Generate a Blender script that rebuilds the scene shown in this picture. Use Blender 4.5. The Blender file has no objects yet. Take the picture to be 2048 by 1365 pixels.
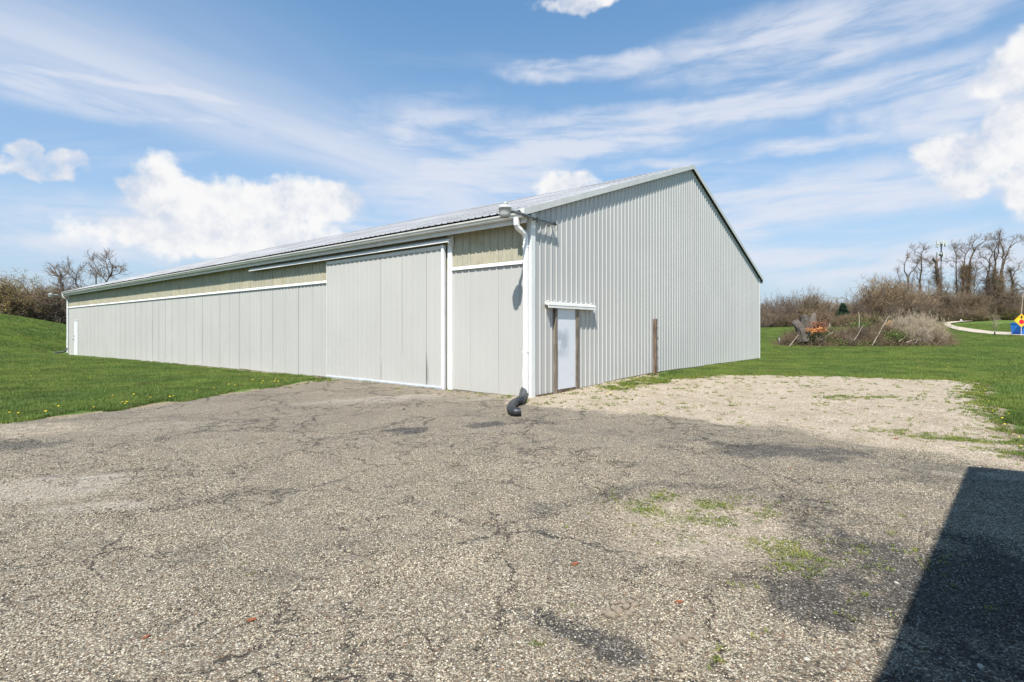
import bpy, math, random
import numpy as np
from mathutils import Vector
R = math.radians
scene = bpy.context.scene
COL = scene.collection

# ------------------------------------------------------------------ camera
FPX, HY, CAMH = 1043.0, 657.0, 1.6        # focal length and horizon of the 2048 px photograph
cam = bpy.data.cameras.new('camera')
cam.sensor_width = 36.0
cam.lens = FPX / 2048 * 36
cam.shift_y = -25.5 / 2048
cam.clip_start = 0.05
cam.clip_end = 6000
cam_ob = bpy.data.objects.new('camera', cam)
cam_ob.location = (0, 0, CAMH)
cam_ob.rotation_euler = (R(90), 0, 0)
COL.objects.link(cam_ob)
scene.camera = cam_ob

# ------------------------------------------------------------------ light
SUN_DIR = Vector((0.281, 1.165, -1.79)).normalized()      # direction the light travels
SUN_EL = math.asin(-SUN_DIR.z)
sun = bpy.data.lights.new('sun', 'SUN')
sun.energy = 4.7
sun.angle = R(0.53)
sun.color = (1.0, 0.955, 0.89)
sun_ob = bpy.data.objects.new('sun', sun)
sun_ob.rotation_euler = SUN_DIR.to_track_quat('-Z', 'Y').to_euler()
sun_ob.location = (-10, -60, 100)
COL.objects.link(sun_ob)
vs = scene.view_settings
vs.view_transform = 'Standard'
vs.look = 'None'
vs.exposure = 0.72
SKY_TINT = (0.47, 1.02, 1.20)
vs.gamma = 1.0
scene.cycles.max_bounces = 4
scene.cycles.diffuse_bounces = 2
scene.cycles.glossy_bounces = 2
scene.cycles.transmission_bounces = 2


# ------------------------------------------------------------------ node helper
class NT:
    def __init__(self, tree):
        self.t = tree
        tree.nodes.clear()

    def n(self, typ, **kw):
        nd = self.t.nodes.new(typ)
        for k, val in kw.items():
            setattr(nd, k, val)
        return nd

    def put(self, sock, v):
        if v is None:
            return
        if hasattr(v, 'is_output'):
            self.t.links.new(v, sock)
        elif isinstance(v, (tuple, list)) and sock.type == 'RGBA' and len(v) == 3:
            sock.default_value = (*v, 1)
        else:
            sock.default_value = v

    def m(self, op, a, b=None, c=None, clamp=False):
        nd = self.n('ShaderNodeMath', operation=op, use_clamp=clamp)
        for i, v in enumerate((a, b, c)):
            self.put(nd.inputs[i], v)
        return nd.outputs[0]

    def vm(self, op, a, b=None):
        nd = self.n('ShaderNodeVectorMath', operation=op)
        self.put(nd.inputs[0], a)
        self.put(nd.inputs[1], b)
        return nd.outputs[0]

    def scale(self, a, s):
        nd = self.n('ShaderNodeVectorMath', operation='SCALE')
        self.put(nd.inputs[0], a)
        self.put(nd.inputs['Scale'], s)
        return nd.outputs[0]

    def xyz(self, v):
        nd = self.n('ShaderNodeSeparateXYZ')
        self.put(nd.inputs[0], v)
        return nd.outputs

    def cxyz(self, x, y, z):
        nd = self.n('ShaderNodeCombineXYZ')
        for i, v in enumerate((x, y, z)):
            self.put(nd.inputs[i], v)
        return nd.outputs[0]

    def noise(self, vec, scale, detail=4.0, rough=0.55, dist=0.0, color=False):
        nd = self.n('ShaderNodeTexNoise')
        self.put(nd.inputs['Vector'], vec)
        nd.inputs['Scale'].default_value = scale
        nd.inputs['Detail'].default_value = detail
        nd.inputs['Roughness'].default_value = rough
        nd.inputs['Distortion'].default_value = dist
        return nd.outputs['Color' if color else 'Fac']

    def voro(self, vec, scale, feature='F1', out='Distance', rnd=1.0):
        nd = self.n('ShaderNodeTexVoronoi', feature=feature)
        self.put(nd.inputs['Vector'], vec)
        nd.inputs['Scale'].default_value = scale
        nd.inputs['Randomness'].default_value = rnd
        return nd.outputs[out]

    def ss(self, x, a, b, lo=0.0, hi=1.0):
        nd = self.n('ShaderNodeMapRange', interpolation_type='SMOOTHSTEP')
        self.put(nd.inputs[0], x)
        for i, v in enumerate((a, b, lo, hi)):
            self.put(nd.inputs[i + 1], v)
        return nd.outputs[0]

    def mix(self, f, a, b, mode='MIX'):
        nd = self.n('ShaderNodeMix', data_type='RGBA', blend_type=mode)
        self.put(nd.inputs[0], f)
        self.put(nd.inputs[6], a)
        self.put(nd.inputs[7], b)
        return nd.outputs[2]

    def ramp(self, f, stops, interp='LINEAR'):
        nd = self.n('ShaderNodeValToRGB')
        cr = nd.color_ramp
        cr.interpolation = interp
        while len(cr.elements) < len(stops):
            cr.elements.new(0.5)
        for e, (p, c) in zip(cr.elements, stops):
            e.position = p
            e.color = (*c, 1)
        self.put(nd.inputs[0], f)
        return nd.outputs[0]

    def attr(self, name, out='Fac', typ='GEOMETRY'):
        nd = self.n('ShaderNodeAttribute', attribute_name=name, attribute_type=typ)
        return nd.outputs[out]

    def pos(self):
        return self.n('ShaderNodeNewGeometry').outputs['Position']

    def obj(self):
        return self.n('ShaderNodeTexCoord').outputs['Object']

    def rnd(self):
        return self.n('ShaderNodeObjectInfo').outputs['Random']

    def bump(self, h, strength=0.5, dist=0.01):
        nd = self.n('ShaderNodeBump')
        nd.inputs['Strength'].default_value = strength
        nd.inputs['Distance'].default_value = dist
        self.put(nd.inputs['Height'], h)
        return nd.outputs[0]

    def principled(self, color, rough=0.6, metal=0.0, normal=None, spec=None, alpha=None):
        p = self.n('ShaderNodeBsdfPrincipled')
        self.put(p.inputs['Base Color'], color)
        self.put(p.inputs['Roughness'], rough)
        self.put(p.inputs['Metallic'], metal)
        self.put(p.inputs['Normal'], normal)
        if spec is not None:
            self.put(p.inputs['Specular IOR Level'], spec)
        o = self.n('ShaderNodeOutputMaterial')
        self.t.links.new(p.outputs[0], o.inputs[0])
        return p


def material(name):
    m = bpy.data.materials.new(name)
    m.use_nodes = True
    return m, NT(m.node_tree)


# ------------------------------------------------------------------ sky
def azel(px, py):
    dx, dz = (px - 1024) / FPX, (HY - py) / FPX
    return math.atan(dx), math.atan(dz / math.hypot(1, dx))


def make_world():
    w = bpy.data.worlds.new('World')
    scene.world = w
    w.use_nodes = True
    w.cycles.sampling_method = 'MANUAL'
    w.cycles.sample_map_resolution = 256
    g = NT(w.node_tree)
    d = g.n('ShaderNodeTexCoord').outputs['Generated']
    X, Y, Z = g.xyz(d)
    sky = g.n('ShaderNodeTexSky', sky_type='NISHITA')
    sky.sun_disc = False
    sky.sun_elevation = SUN_EL
    sky.sun_rotation = math.atan2(-SUN_DIR.x, -SUN_DIR.y)
    sky.altitude = 200
    sky.air_density = 1.0
    sky.dust_density = 0.4
    sky.ozone_density = 1.0
    base = g.mix(1.0, sky.outputs[0], SKY_TINT, 'MULTIPLY')
    az = g.m('ARCTAN2', X, Y)
    el = g.m('ARCSINE', Z)
    zc = g.m('MAXIMUM', Z, 0.0)
    # pale air low over the whole ring of the horizon
    hz = g.m('POWER', g.m('SUBTRACT', 1.0, zc), 2.5)
    base = g.mix(g.m('MULTIPLY', hz, 0.95), base, (3.45, 3.55, 4.25))
    # --- high thin streaks on a flat layer
    zz = g.m('ADD', zc, 0.06)
    pl = g.cxyz(g.m('DIVIDE', X, zz), g.m('DIVIDE', Y, zz), 0.0)
    plw = g.vm('ADD', pl, g.scale(g.vm('SUBTRACT', g.noise(pl, 0.55, 1, 0.5, color=True), (0.5, 0.5, 0.5)), 0.9))
    st = g.noise(g.vm('MULTIPLY', plw, (0.26, 1.9, 1.0)), 1.5, 5, 0.6)
    s1 = g.ss(st, 0.50, 0.78)
    # --- long band that comes over from the upper left
    def plane(pxx, pyy):
        dx, dz = (pxx - 1024) / FPX, (HY - pyy) / FPX
        k = math.sqrt(1 + dx * dx + dz * dz)
        q = dz / k + 0.06
        return dx / k / q, 1 / k / q
    A = plane(60, 50)
    B = plane(860, 380)
    ang = math.atan2(B[1] - A[1], B[0] - A[0])
    mp = g.n('ShaderNodeMapping', vector_type='TEXTURE')
    g.put(mp.inputs[0], plw)
    mp.inputs['Location'].default_value = (A[0], A[1], 0)
    mp.inputs['Rotation'].default_value = (0, 0, ang)
    q = mp.outputs[0]
    qx, qy, _ = g.xyz(q)
    band = g.m('EXPONENT', g.m('MULTIPLY', g.m('POWER', g.m('ABSOLUTE', g.m('DIVIDE', qy, 0.36)), 2.0), -1.0))
    bst = g.noise(g.vm('MULTIPLY', q, (0.5, 2.4, 1.0)), 1.5, 4, 0.6)
    s2 = g.m('MULTIPLY', band, g.ss(bst, 0.20, 0.66, 0.40, 1.0))
    # --- veils and heaps placed by direction
    w1 = g.vm('SUBTRACT', g.noise(d, 7.0, 4, 0.62, color=True), (0.5, 0.5, 0.5))
    ae = g.cxyz(az, el, 0.0)

    def field(blobs, amp, vy=0.7):
        p = g.vm('ADD', ae, g.vm('MULTIPLY', w1, (amp, amp * vy, 0.0)))
        f = None
        for (x0, y0, hw, hh) in blobs:
            a0, e0 = azel(x0, y0)
            a1, _ = azel(x0 + hw, y0)
            _, e1 = azel(x0, y0 - hh)
            v = g.vm('MULTIPLY', g.vm('SUBTRACT', p, (a0, e0, 0)), (1 / (a1 - a0), 1 / (e1 - e0), 0))
            nd = g.n('ShaderNodeVectorMath', operation='LENGTH')
            g.put(nd.inputs[0], v)
            r = nd.outputs['Value']
            f = r if f is None else g.m('MINIMUM', f, r)
        return g.m('SUBTRACT', 1.0, f)
    vf = field([(1620, 80, 420, 85), (1400, 228, 620, 38), (1190, 135, 190, 26), (1130, 300, 360, 26), (900, 330, 260, 130), (300, 200, 330, 60),
                (1900, 190, 260, 100), (600, 480, 480, 60), (1600, 400, 560, 60), (1500, 310, 300, 18), (1700, 520, 500, 60), (1250, 470, 500, 50), (200, 480, 300, 40)], 0.30, 0.18)
    vst = g.noise(g.vm('MULTIPLY', ae, (1.9, 11.0, 1.0)), 2.2, 5, 0.58, 0.35)
    s3 = g.m('MULTIPLY', g.ss(vf, -0.35, 0.50), g.ss(vst, 0.30, 0.62, 0.12, 1.0))
    thin = g.m('MAXIMUM', g.m('MULTIPLY', s1, 0.30), g.m('MAXIMUM', g.m('MULTIPLY', s2, 0.74), g.m('MULTIPLY', s3, 0.84)))
    col = g.mix(thin, base, (4.7, 4.9, 5.45))
    puff = [(330, 400, 125, 74), (450, 430, 220, 80), (560, 400, 125, 64), (655, 405, 95, 50), (265, 375, 55, 38), (430, 470, 250, 50),
            (90, 342, 100, 30), (70, 308, 46, 36), (140, 328, 70, 26), (1130, 375, 85, 26), (1150, -6, 85, 34),
            (1975, 305, 190, 95), (2060, 230, 120, 80), (2060, 110, 120, 75), (1870, 300, 60, 40), (1930, 370, 100, 45), (2100, 380, 150, 70),
            (560, 485, 170, 40)]
    cf = field(puff, 0.12)
    fb = g.noise(d, 9.0, 6, 0.60)
    fb2 = g.noise(d, 26.0, 4, 0.6)
    gen = g.m('MULTIPLY', g.m('SUBTRACT', g.noise(d, 2.3, 2, 0.5), 0.60), 4.0)
    rest = g.ss(g.m('ABSOLUTE', az), 0.80, 1.05)                 # the heaps go on all round
    cf2 = g.m('MAXIMUM', cf, g.m('SUBTRACT', g.m('MULTIPLY', gen, rest), g.m('SUBTRACT', 1.0, rest)))
    den = g.m('ADD', g.m('MINIMUM', g.m('MULTIPLY', cf2, 1.25), 0.55), g.m('MULTIPLY', g.m('SUBTRACT', fb, 0.5), 1.9))
    den = g.m('ADD', den, g.m('MULTIPLY', g.m('SUBTRACT', fb2, 0.5), 0.7))
    dm = g.m('MULTIPLY', g.ss(den, -0.06, 0.50), 0.96)
    lit = g.m('ADD', g.m('MULTIPLY', fb, 0.7), g.m('MULTIPLY', fb2, 0.3))
    ccol = g.mix(g.ss(lit, 0.40, 0.58), (4.3, 4.55, 5.1), (5.9, 5.85, 5.8))
    col = g.mix(dm, col, ccol)
    bg = g.n('ShaderNodeBackground')
    g.put(bg.inputs[0], col)
    bg.inputs[1].default_value = 0.10
    o = g.n('ShaderNodeOutputWorld')
    g.t.links.new(bg.outputs[0], o.inputs[0])


make_world()


# ------------------------------------------------------------------ mesh helpers
class MB:
    """collects geometry for one mesh object"""
    def __init__(self):
        self.v, self.f, self.s, self.n = [], [], [], 0
        self.tint = []
        self.cur = 0.5

    def add(self, verts, faces, smooth=False):
        verts = np.asarray(verts, dtype=np.float64).reshape(-1, 3)
        b = self.n
        self.v.append(verts)
        self.n += len(verts)
        self.f.extend([tuple(int(i) + b for i in fc) for fc in faces])
        self.s.extend([smooth] * len(faces))
        self.tint.append(np.full(len(verts), self.cur))
        return b

    def box(self, x0, x1, y0, y1, z0, z1):
        vs_ = [(x, y, z) for z in (z0, z1) for y in (y0, y1) for x in (x0, x1)]
        self.add(vs_, [(0, 2, 3, 1), (4, 5, 7, 6), (0, 1, 5, 4), (2, 6, 7, 3), (0, 4, 6, 2), (1, 3, 7, 5)])
        return self

    def obox(self, c, ax, ay, az):
        """box from centre and three half-axis vectors"""
        c, ax, ay, az = map(np.array, (c, ax, ay, az))
        vs_ = [c + sx * ax + sy * ay + sz * az for sz in (-1, 1) for sy in (-1, 1) for sx in (-1, 1)]
        self.add(vs_, [(0, 2, 3, 1), (4, 5, 7, 6), (0, 1, 5, 4), (2, 6, 7, 3), (0, 4, 6, 2), (1, 3, 7, 5)])
        return self

    def prism(self, poly, axis, a0, a1):
        """extrude closed polygon (2-D points) along an axis 'x','y' or 'z'"""
        n = len(poly)
        out = []
        for a in (a0, a1):
            for p, q in poly:
                out.append({'x': (a, p, q), 'y': (p, a, q), 'z': (p, q, a)}[axis])
        fs = [(i, (i + 1) % n, n + (i + 1) % n, n + i) for i in range(n)]
        fs += [tuple(range(n - 1, -1, -1)), tuple(range(n, 2 * n))]
        self.add(out, fs)
        return self

    def tube(self, pts, rad, k=8, caps=True, smooth=True):
        P = np.asarray(pts, dtype=float)
        n = len(P)
        rad = np.full(n, rad) if np.isscalar(rad) else np.asarray(rad, dtype=float)
        T = np.gradient(P, axis=0)
        T /= np.linalg.norm(T, axis=1)[:, None] + 1e-12
        ref = np.array([0.31, 0.17, 0.93]) if abs(T[:, 2]).mean() < 0.8 else np.array([0.9, 0.31, 0.1])
        U = np.cross(T, ref)
        U /= np.linalg.norm(U, axis=1)[:, None] + 1e-12
        W = np.cross(T, U)
        a = np.arange(k) * 2 * math.pi / k
        V = P[:, None, :] + rad[:, None, None] * (np.cos(a)[None, :, None] * U[:, None, :] + np.sin(a)[None, :, None] * W[:, None, :])
        fs = []
        for i in range(n - 1):
            for j in range(k):
                j2 = (j + 1) % k
                fs.append((i * k + j, i * k + j2, (i + 1) * k + j2, (i + 1) * k + j))
        if caps:
            fs.append(tuple(range(k - 1, -1, -1)))
            fs.append(tuple((n - 1) * k + j for j in range(k)))
        self.add(V.reshape(-1, 3), fs, smooth)
        return self

    def lathe(self, prof, k=20, c=(0, 0, 0)):
        """profile of (radius, z) turned about a vertical axis"""
        n = len(prof)
        V = []
        for r, z in prof:
            for j in range(k):
                a = 2 * math.pi * j / k
                V.append((c[0] + r * math.cos(a), c[1] + r * math.sin(a), c[2] + z))
        fs = [(i * k + j, i * k + (j + 1) % k, (i + 1) * k + (j + 1) % k, (i + 1) * k + j) for i in range(n - 1) for j in range(k)]
        fs.append(tuple(range(k - 1, -1, -1)))
        fs.append(tuple((n - 1) * k + j for j in range(k)))
        self.add(V, fs, True)
        return self

    def mesh(self, name):
        me = bpy.data.meshes.new(name)
        V = np.concatenate(self.v) if self.v else np.zeros((0, 3))
        me.from_pydata(V.tolist(), [], self.f)
        me.polygons.foreach_set('use_smooth', self.s)
        at = me.attributes.new('tint', 'FLOAT', 'POINT')
        at.data.foreach_set('value', np.concatenate(self.tint).astype(np.float32))
        me.update()
        return me

    def build(self, name, mat, parent=None):
        me = self.mesh(name)
        me.materials.append(mat)
        return link(name, me, parent)


def link(name, me, parent=None):
    o = bpy.data.objects.new(name, me)
    COL.objects.link(o)
    if parent is not None:
        o.parent = parent
    return o


def fast_mesh(name, V, F, k, mat=None, smooth=False, attrs=None):
    """mesh from numpy arrays, all faces with k corners"""
    V = np.asarray(V, np.float32)
    F = np.asarray(F, np.int32)
    me = bpy.data.meshes.new(name)
    me.vertices.add(len(V))
    me.vertices.foreach_set('co', V.ravel())
    me.loops.add(F.size)
    me.loops.foreach_set('vertex_index', F.ravel())
    me.polygons.add(len(F))
    me.polygons.foreach_set('loop_start', np.arange(len(F), dtype=np.int32) * k)
    me.polygons.foreach_set('use_smooth', np.full(len(F), smooth))
    for an, av in (attrs or {}).items():
        at = me.attributes.new(an, 'FLOAT', 'POINT')
        at.data.foreach_set('value', np.asarray(av, np.float32))
    me.update(calc_edges=True)
    me.validate()
    if mat:
        me.materials.append(mat)
    return me


def tag(o, label=None, cat=None, group=None, kind=None):
    for k, v in (('label', label), ('category', cat), ('group', group), ('kind', kind)):
        if v:
            o[k] = v
    return o


def empty(name, loc=(0, 0, 0), rz=0.0, parent=None):
    o = bpy.data.objects.new(name, None)
    o.empty_display_size = 0.2
    o.location = loc
    o.rotation_euler = (0, 0, rz)
    COL.objects.link(o)
    if parent is not None:
        o.parent = parent
    return o


def copy_tree(o, parent=None):
    c = o.copy()
    COL.objects.link(c)
    c.parent = parent
    for ch in list(o.children):
        copy_tree(ch, c)
    return c


# ------------------------------------------------------------------ noise on arrays
def vnoise(x, y, seed=0):
    xi = np.floor(x).astype(np.int64)
    yi = np.floor(y).astype(np.int64)
    fx, fy = x - xi, y - yi
    fx = fx * fx * (3 - 2 * fx)
    fy = fy * fy * (3 - 2 * fy)

    def h(a, b):
        n = (a * 374761393 + b * 668265263 + seed * 974634541) & 0xffffffff
        n = ((n ^ (n >> 13)) * 1274126177) & 0xffffffff
        return ((n ^ (n >> 16)) & 0xffff) / 65535.0
    return (h(xi, yi) * (1 - fx) + h(xi + 1, yi) * fx) * (1 - fy) + (h(xi, yi + 1) * (1 - fx) + h(xi + 1, yi + 1) * fx) * fy


def fbm(x, y, seed=0, oct=4, gain=0.5):
    s, a, t = 0.0, 1.0, 0.0
    for i in range(oct):
        s = s + a * vnoise(x * 2 ** i + 17.3 * i, y * 2 ** i - 9.1 * i, seed + i)
        t += a
        a *= gain
    return s / t


def sstep(x, a, b):
    t = np.clip((x - a) / (b - a), 0, 1)
    return t * t * (3 - 2 * t)


# ------------------------------------------------------------------ terrain
BC = np.array((0.433, 11.9))                 # near corner of the barn
BU = np.array((0.6259, 0.7799))              # along its gable
BV = np.array((-0.7799, 0.6259))             # along its long wall
BROT = math.atan2(BU[1], BU[0])
BW, BL = 20.37, 42.57


def bw(x, y):
    """barn plan coordinates to world"""
    p = BC + BU * x + BV * y
    return float(p[0]), float(p[1])


def gp(px, py, z=0.0):
    d = (CAMH - z) * FPX / (py - HY)
    return (px - 1024) / FPX * d, d


_cp = [(0, 0, 0), (-5, 3, 0), (5, 3, 0), (0, 6, 0), (-8, 8.9, 0), (6, 7, 0), (-15, 5, 0), (15, 5, .03), (-15, -10, 0), (15, -10, 0), (0, -20, 0),
       (3, 9, 0), (-3, 9, 0), (-6, 14, .0), (14, 15.4, .0), (8, 14, .04), (10, 22, .06), (17, 28, .05), (14, 32, .12), (20, 35, .30), (29, 36, .33), (40, 36, .30), (25, 22, .02),
       (52, 52, .95), (35, 52, .88), (26, 60, 1.0), (62, 75, 1.72), (75, 75, 1.85), (84, 100, 3.15), (103, 105, 3.7), (49, 100, 2.2), (62, 130, 3.5), (120, 130, 4.4), (140, 100, 3.7),
       (90, 160, 4.2), (60, 200, 4.2), (30, 110, 2.0), (0, 90, 1.0),
       (-18, 16, .0), (-21, 21.5, .02), (-28, 28, .10), (-37, 38, .75), (-47, 49, 2.75), (-60, 48, 4.2), (-50, 30, 2.6), (-40, 20, 1.2), (-50, 57, 1.15), (-58, 62, 1.3),
       (-58, 72, 1.1), (-40, 60, .2), (-75, 75, 2.6), (-90, 50, 5), (-20, 70, .6), (-30, -10, .5)]
for t_, z_ in ((0, 0), (3, 0), (8.4, -0.02), (14, -.06), (19.6, -.117), (30, -.22), (42.6, -.32)):
    _cp.append((*bw(0, t_), z_))
for t_, z_ in ((1.9, .02), (6.7, .11), (12, .07), (20.4, 0)):
    _cp.append((*bw(t_, 0), z_))
for a_ in range(0, 360, 20):
    for r_, z_ in ((320, 4.0), (900, 4.0), (2200, 4.0)):
        _cp.append((r_ * math.cos(R(a_)), r_ * math.sin(R(a_)) + 20, z_ if a_ < 180 else z_ * 0.3))
_cp = np.array(_cp, float)


def _tps(r2):
    return np.sqrt(r2 + 4.0)                 # gentle multiquadric


_D = ((_cp[:, None, :2] - _cp[None, :, :2]) ** 2).sum(2)
_K = -_tps(_D) - 0.02 * np.eye(len(_cp)) * 0
_n = len(_cp)
_A = np.zeros((_n + 1, _n + 1))
_A[:_n, :_n] = -_tps(_D) + 0.03 * np.eye(_n)
_A[:_n, _n] = 1
_A[_n, :_n] = 1
_S = np.linalg.solve(_A, np.append(_cp[:, 2], 0))


def G(x, y):
    x = np.atleast_1d(np.asarray(x, float))
    y = np.atleast_1d(np.asarray(y, float))
    sh = x.shape
    x, y = x.ravel(), y.ravel()
    out = np.empty(len(x))
    for i in range(0, len(x), 40000):
        xx, yy = x[i:i + 40000, None], y[i:i + 40000, None]
        out[i:i + 40000] = (-_tps((xx - _cp[:, 0]) ** 2 + (yy - _cp[:, 1]) ** 2)) @ _S[:_n] + _S[_n]
    return out.reshape(sh)


def gz(x, y):
    return float(G(x, y)[0])


def ghit(px, py, d0=3.0, d1=260.0):
    """where the line of sight through a photo pixel meets the terrain"""
    d = np.exp(np.linspace(math.log(d0), math.log(d1), 2500))
    x = (px - 1024) / FPX * d
    z = CAMH + (HY - py) / FPX * d
    i = int(np.argmax(G(x, d) >= z))
    return float(x[i]), float(d[i]), float(z[i])


def along(px, d):
    x = (px - 1024) / FPX * d
    return x, d, gz(x, d)


def inpoly(x, y, poly):
    """signed distance (positive inside) to a polygon, vectorised"""
    P = np.array(poly, float)
    ins = np.zeros(x.shape, bool)
    dist = np.full(x.shape, 1e9)
    for (x1, y1), (x2, y2) in zip(P, np.roll(P, -1, 0)):
        c = ((y1 > y) != (y2 > y)) & (x < (x2 - x1) * (y - y1) / (y2 - y1 + 1e-12) + x1)
        ins ^= c
        dx, dy = x2 - x1, y2 - y1
        t = np.clip(((x - x1) * dx + (y - y1) * dy) / (dx * dx + dy * dy + 1e-12), 0, 1)
        dist = np.minimum(dist, np.hypot(x - x1 - t * dx, y - y1 - t * dy))
    return np.where(ins, dist, -dist)


# outline of the asphalt and gravel yard
YARD = [bw(0.3, 8.9), gp(640, 762), gp(600, 766.5), gp(520, 779), gp(400, 797), gp(300, 812), gp(150, 833), gp(0, 846), (-12.5, 6.4), (-22, 1.5),
        (-22, -14), (18, -14), (18, -4), (9.0, 4.3), (7.0, 5.6), gp(2048, 917), gp(2000, 850), gp(1962, 790), gp(1968, 768), gp(1900, 761),
        gp(1700, 757), gp(1500, 755), gp(1420, 757), gp(1350, 764), gp(1290, 762), bw(6.9, -0.1), bw(6.9, 0.4), bw(0.3, 0.4)]


# ------------------------------------------------------------------ materials
M = {}


def plain(name, col, rough=0.6, metal=0.0, var=0.12, scale=6.0, spec=None, bump=0.0):
    m, g = material(name)
    n = g.noise(g.obj(), scale, 4, 0.6)
    c = g.mix(g.ss(n, 0.3, 0.7), tuple(x * (1 - var) for x in col), tuple(min(1, x * (1 + var)) for x in col))
    nr = g.bump(g.noise(g.obj(), scale * 6, 4), bump, 0.01) if bump else None
    g.principled(c, rough, metal, nr, spec)
    M[name] = m
    return m


def siding(name, col, rough=0.45):
    """painted steel sheet: faint rain streaks, chalky wear, odd scuffs"""
    m, g = material(name)
    p = g.obj()
    x, y, z = g.xyz(p)
    st = g.noise(g.cxyz(g.m('MULTIPLY', x, 9.0), g.m('MULTIPLY', y, 9.0), g.m('MULTIPLY', z, 0.35)), 1.0, 5, 0.6)
    big = g.noise(p, 0.5, 3)
    c = g.mix(g.ss(st, 0.3, 0.75), tuple(a * 0.955 for a in col), col)
    c = g.mix(g.ss(big, 0.35, 0.7), c, tuple(min(1, a * 1.03) for a in col))
    c = g.mix(g.m('MULTIPLY', g.rnd(), 0.30), c, tuple(a * b for a, b in zip(col, (0.90, 0.905, 0.90))))
    sp = g.noise(p, 38.0, 2, 0.5)
    lo = g.m('MULTIPLY', g.ss(sp, 0.735, 0.77), g.ss(g.noise(p, 1.1, 2), 0.5, 0.62))
    c = g.mix(g.m('MULTIPLY', lo, 0.8), c, (0.16, 0.12, 0.09))
    wav = g.noise(g.cxyz(g.m('MULTIPLY', x, 3.0), g.m('MULTIPLY', y, 3.0), g.m('MULTIPLY', z, 1.2)), 1.0, 2)
    g.principled(c, rough, 0.0, g.bump(wav, 0.25, 0.012), 0.35)
    M[name] = m


siding('front_siding', (0.452, 0.443, 0.415))
siding('gable_siding', (0.478, 0.472, 0.448))
plain('white_trim', (0.76, 0.77, 0.74), 0.4, var=0.05, scale=3)
plain('pale_trim', (0.58, 0.575, 0.54), 0.4, var=0.06, scale=3)
plain('gutter_paint', (0.62, 0.61, 0.575), 0.35, var=0.07, scale=2.5)
plain('spout_white', (0.80, 0.80, 0.79), 0.35, var=0.06, scale=4)
plain('dark_gap', (0.025, 0.024, 0.022), 0.9)
plain('wall_core', (0.05, 0.047, 0.042), 0.9)
plain('black_plastic', (0.022, 0.024, 0.028), 0.42, var=0.3, scale=12)
plain('galvanised', (0.20, 0.215, 0.225), 0.45, 0.6, var=0.2, scale=20)
plain('dark_metal', (0.06, 0.06, 0.06), 0.5, 0.5)
plain('lamp_shell', (0.42, 0.43, 0.41), 0.45, var=0.06, scale=9)
plain('orange_sign', (0.80, 0.36, 0.02), 0.5, var=0.04)
plain('yellow_sign', (0.86, 0.50, 0.015), 0.45, var=0.03)
plain('sign_red', (0.60, 0.012, 0.012), 0.45, var=0.03)
plain('sign_black', (0.012, 0.012, 0.012), 0.6)
plain('bin_blue', (0.03, 0.19, 0.62), 0.4, var=0.08)
plain('pale_metal', (0.42, 0.44, 0.46), 0.45, 0.2, var=0.1)
plain('tower_steel', (0.17, 0.18, 0.19), 0.5, 0.3)
plain('antenna_white', (0.52, 0.53, 0.52), 0.5)
plain('dead_wood', (0.28, 0.235, 0.18), 0.85, var=0.3, scale=9)
plain('clod', (0.25, 0.205, 0.155), 0.95, var=0.35, scale=30, bump=0.5)
plain('dandelion_yellow', (0.85, 0.58, 0.02), 0.7, var=0.1, scale=60)
plain('dandelion_leaf', (0.07, 0.15, 0.025), 0.6, var=0.25, scale=40)
plain('dry_leaf', (0.25, 0.075, 0.03), 0.8, var=0.4, scale=30)


def weathered_wood(name, a, b):
    m, g = material(name)
    x, y, z = g.xyz(g.obj())
    gr = g.noise(g.cxyz(g.m('MULTIPLY', x, 30.0), g.m('MULTIPLY', y, 30.0), g.m('MULTIPLY', z, 1.3)), 1.0, 6, 0.65, 0.6)
    c = g.ramp(gr, [(0.30, tuple(q * 0.35 for q in a)), (0.45, a), (0.62, b), (0.8, tuple(q * 1.15 for q in b))])
    sp = g.noise(g.obj(), 2.5, 3)
    c = g.mix(g.m('MULTIPLY', g.ss(sp, 0.45, 0.65), 0.5), c, tuple(q * 0.55 for q in a))
    g.principled(c, 0.85, 0, g.bump(gr, 0.7, 0.008))
    M[name] = m


weathered_wood('grey_timber', (0.16, 0.13, 0.095), (0.30, 0.26, 0.20))
weathered_wood('brown_timber', (0.11, 0.065, 0.042), (0.26, 0.19, 0.14))
weathered_wood('skirt_timber', (0.13, 0.10, 0.075), (0.25, 0.205, 0.16))


def door_paint():
    m, g = material('door_white')
    p = g.obj()
    x, y, z = g.xyz(p)
    c = (0.68, 0.70, 0.735)
    n = g.noise(p, 4.0, 3, 0.6, 0.2)
    zc = g.m('SUBTRACT', 1.0, g.m('ABSOLUTE', g.m('DIVIDE', g.m('SUBTRACT', z, 1.25), 0.50)))
    xm = g.m('SUBTRACT', 1.0, g.m('ABSOLUTE', g.m('DIVIDE', g.m('SUBTRACT', x, 1.18), 0.45)))
    sm = g.m('MULTIPLY', g.m('MULTIPLY', g.ss(zc, 0.0, 0.8), g.ss(xm, 0, 0.8)), g.ss(n, 0.36, 0.60))
    c = g.mix(g.m('MULTIPLY', sm, 0.85), c, (0.36, 0.40, 0.46))
    n2 = g.noise(p, 7.0, 5, 0.6)
    c = g.mix(g.m('MULTIPLY', g.ss(n2, 0.58, 0.75), 0.35), c, (0.52, 0.50, 0.47))
    g.principled(c, 0.38, 0.0, g.bump(g.noise(p, 2.5, 2), 0.2, 0.01))
    M['door_white'] = m


door_paint()


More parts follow.
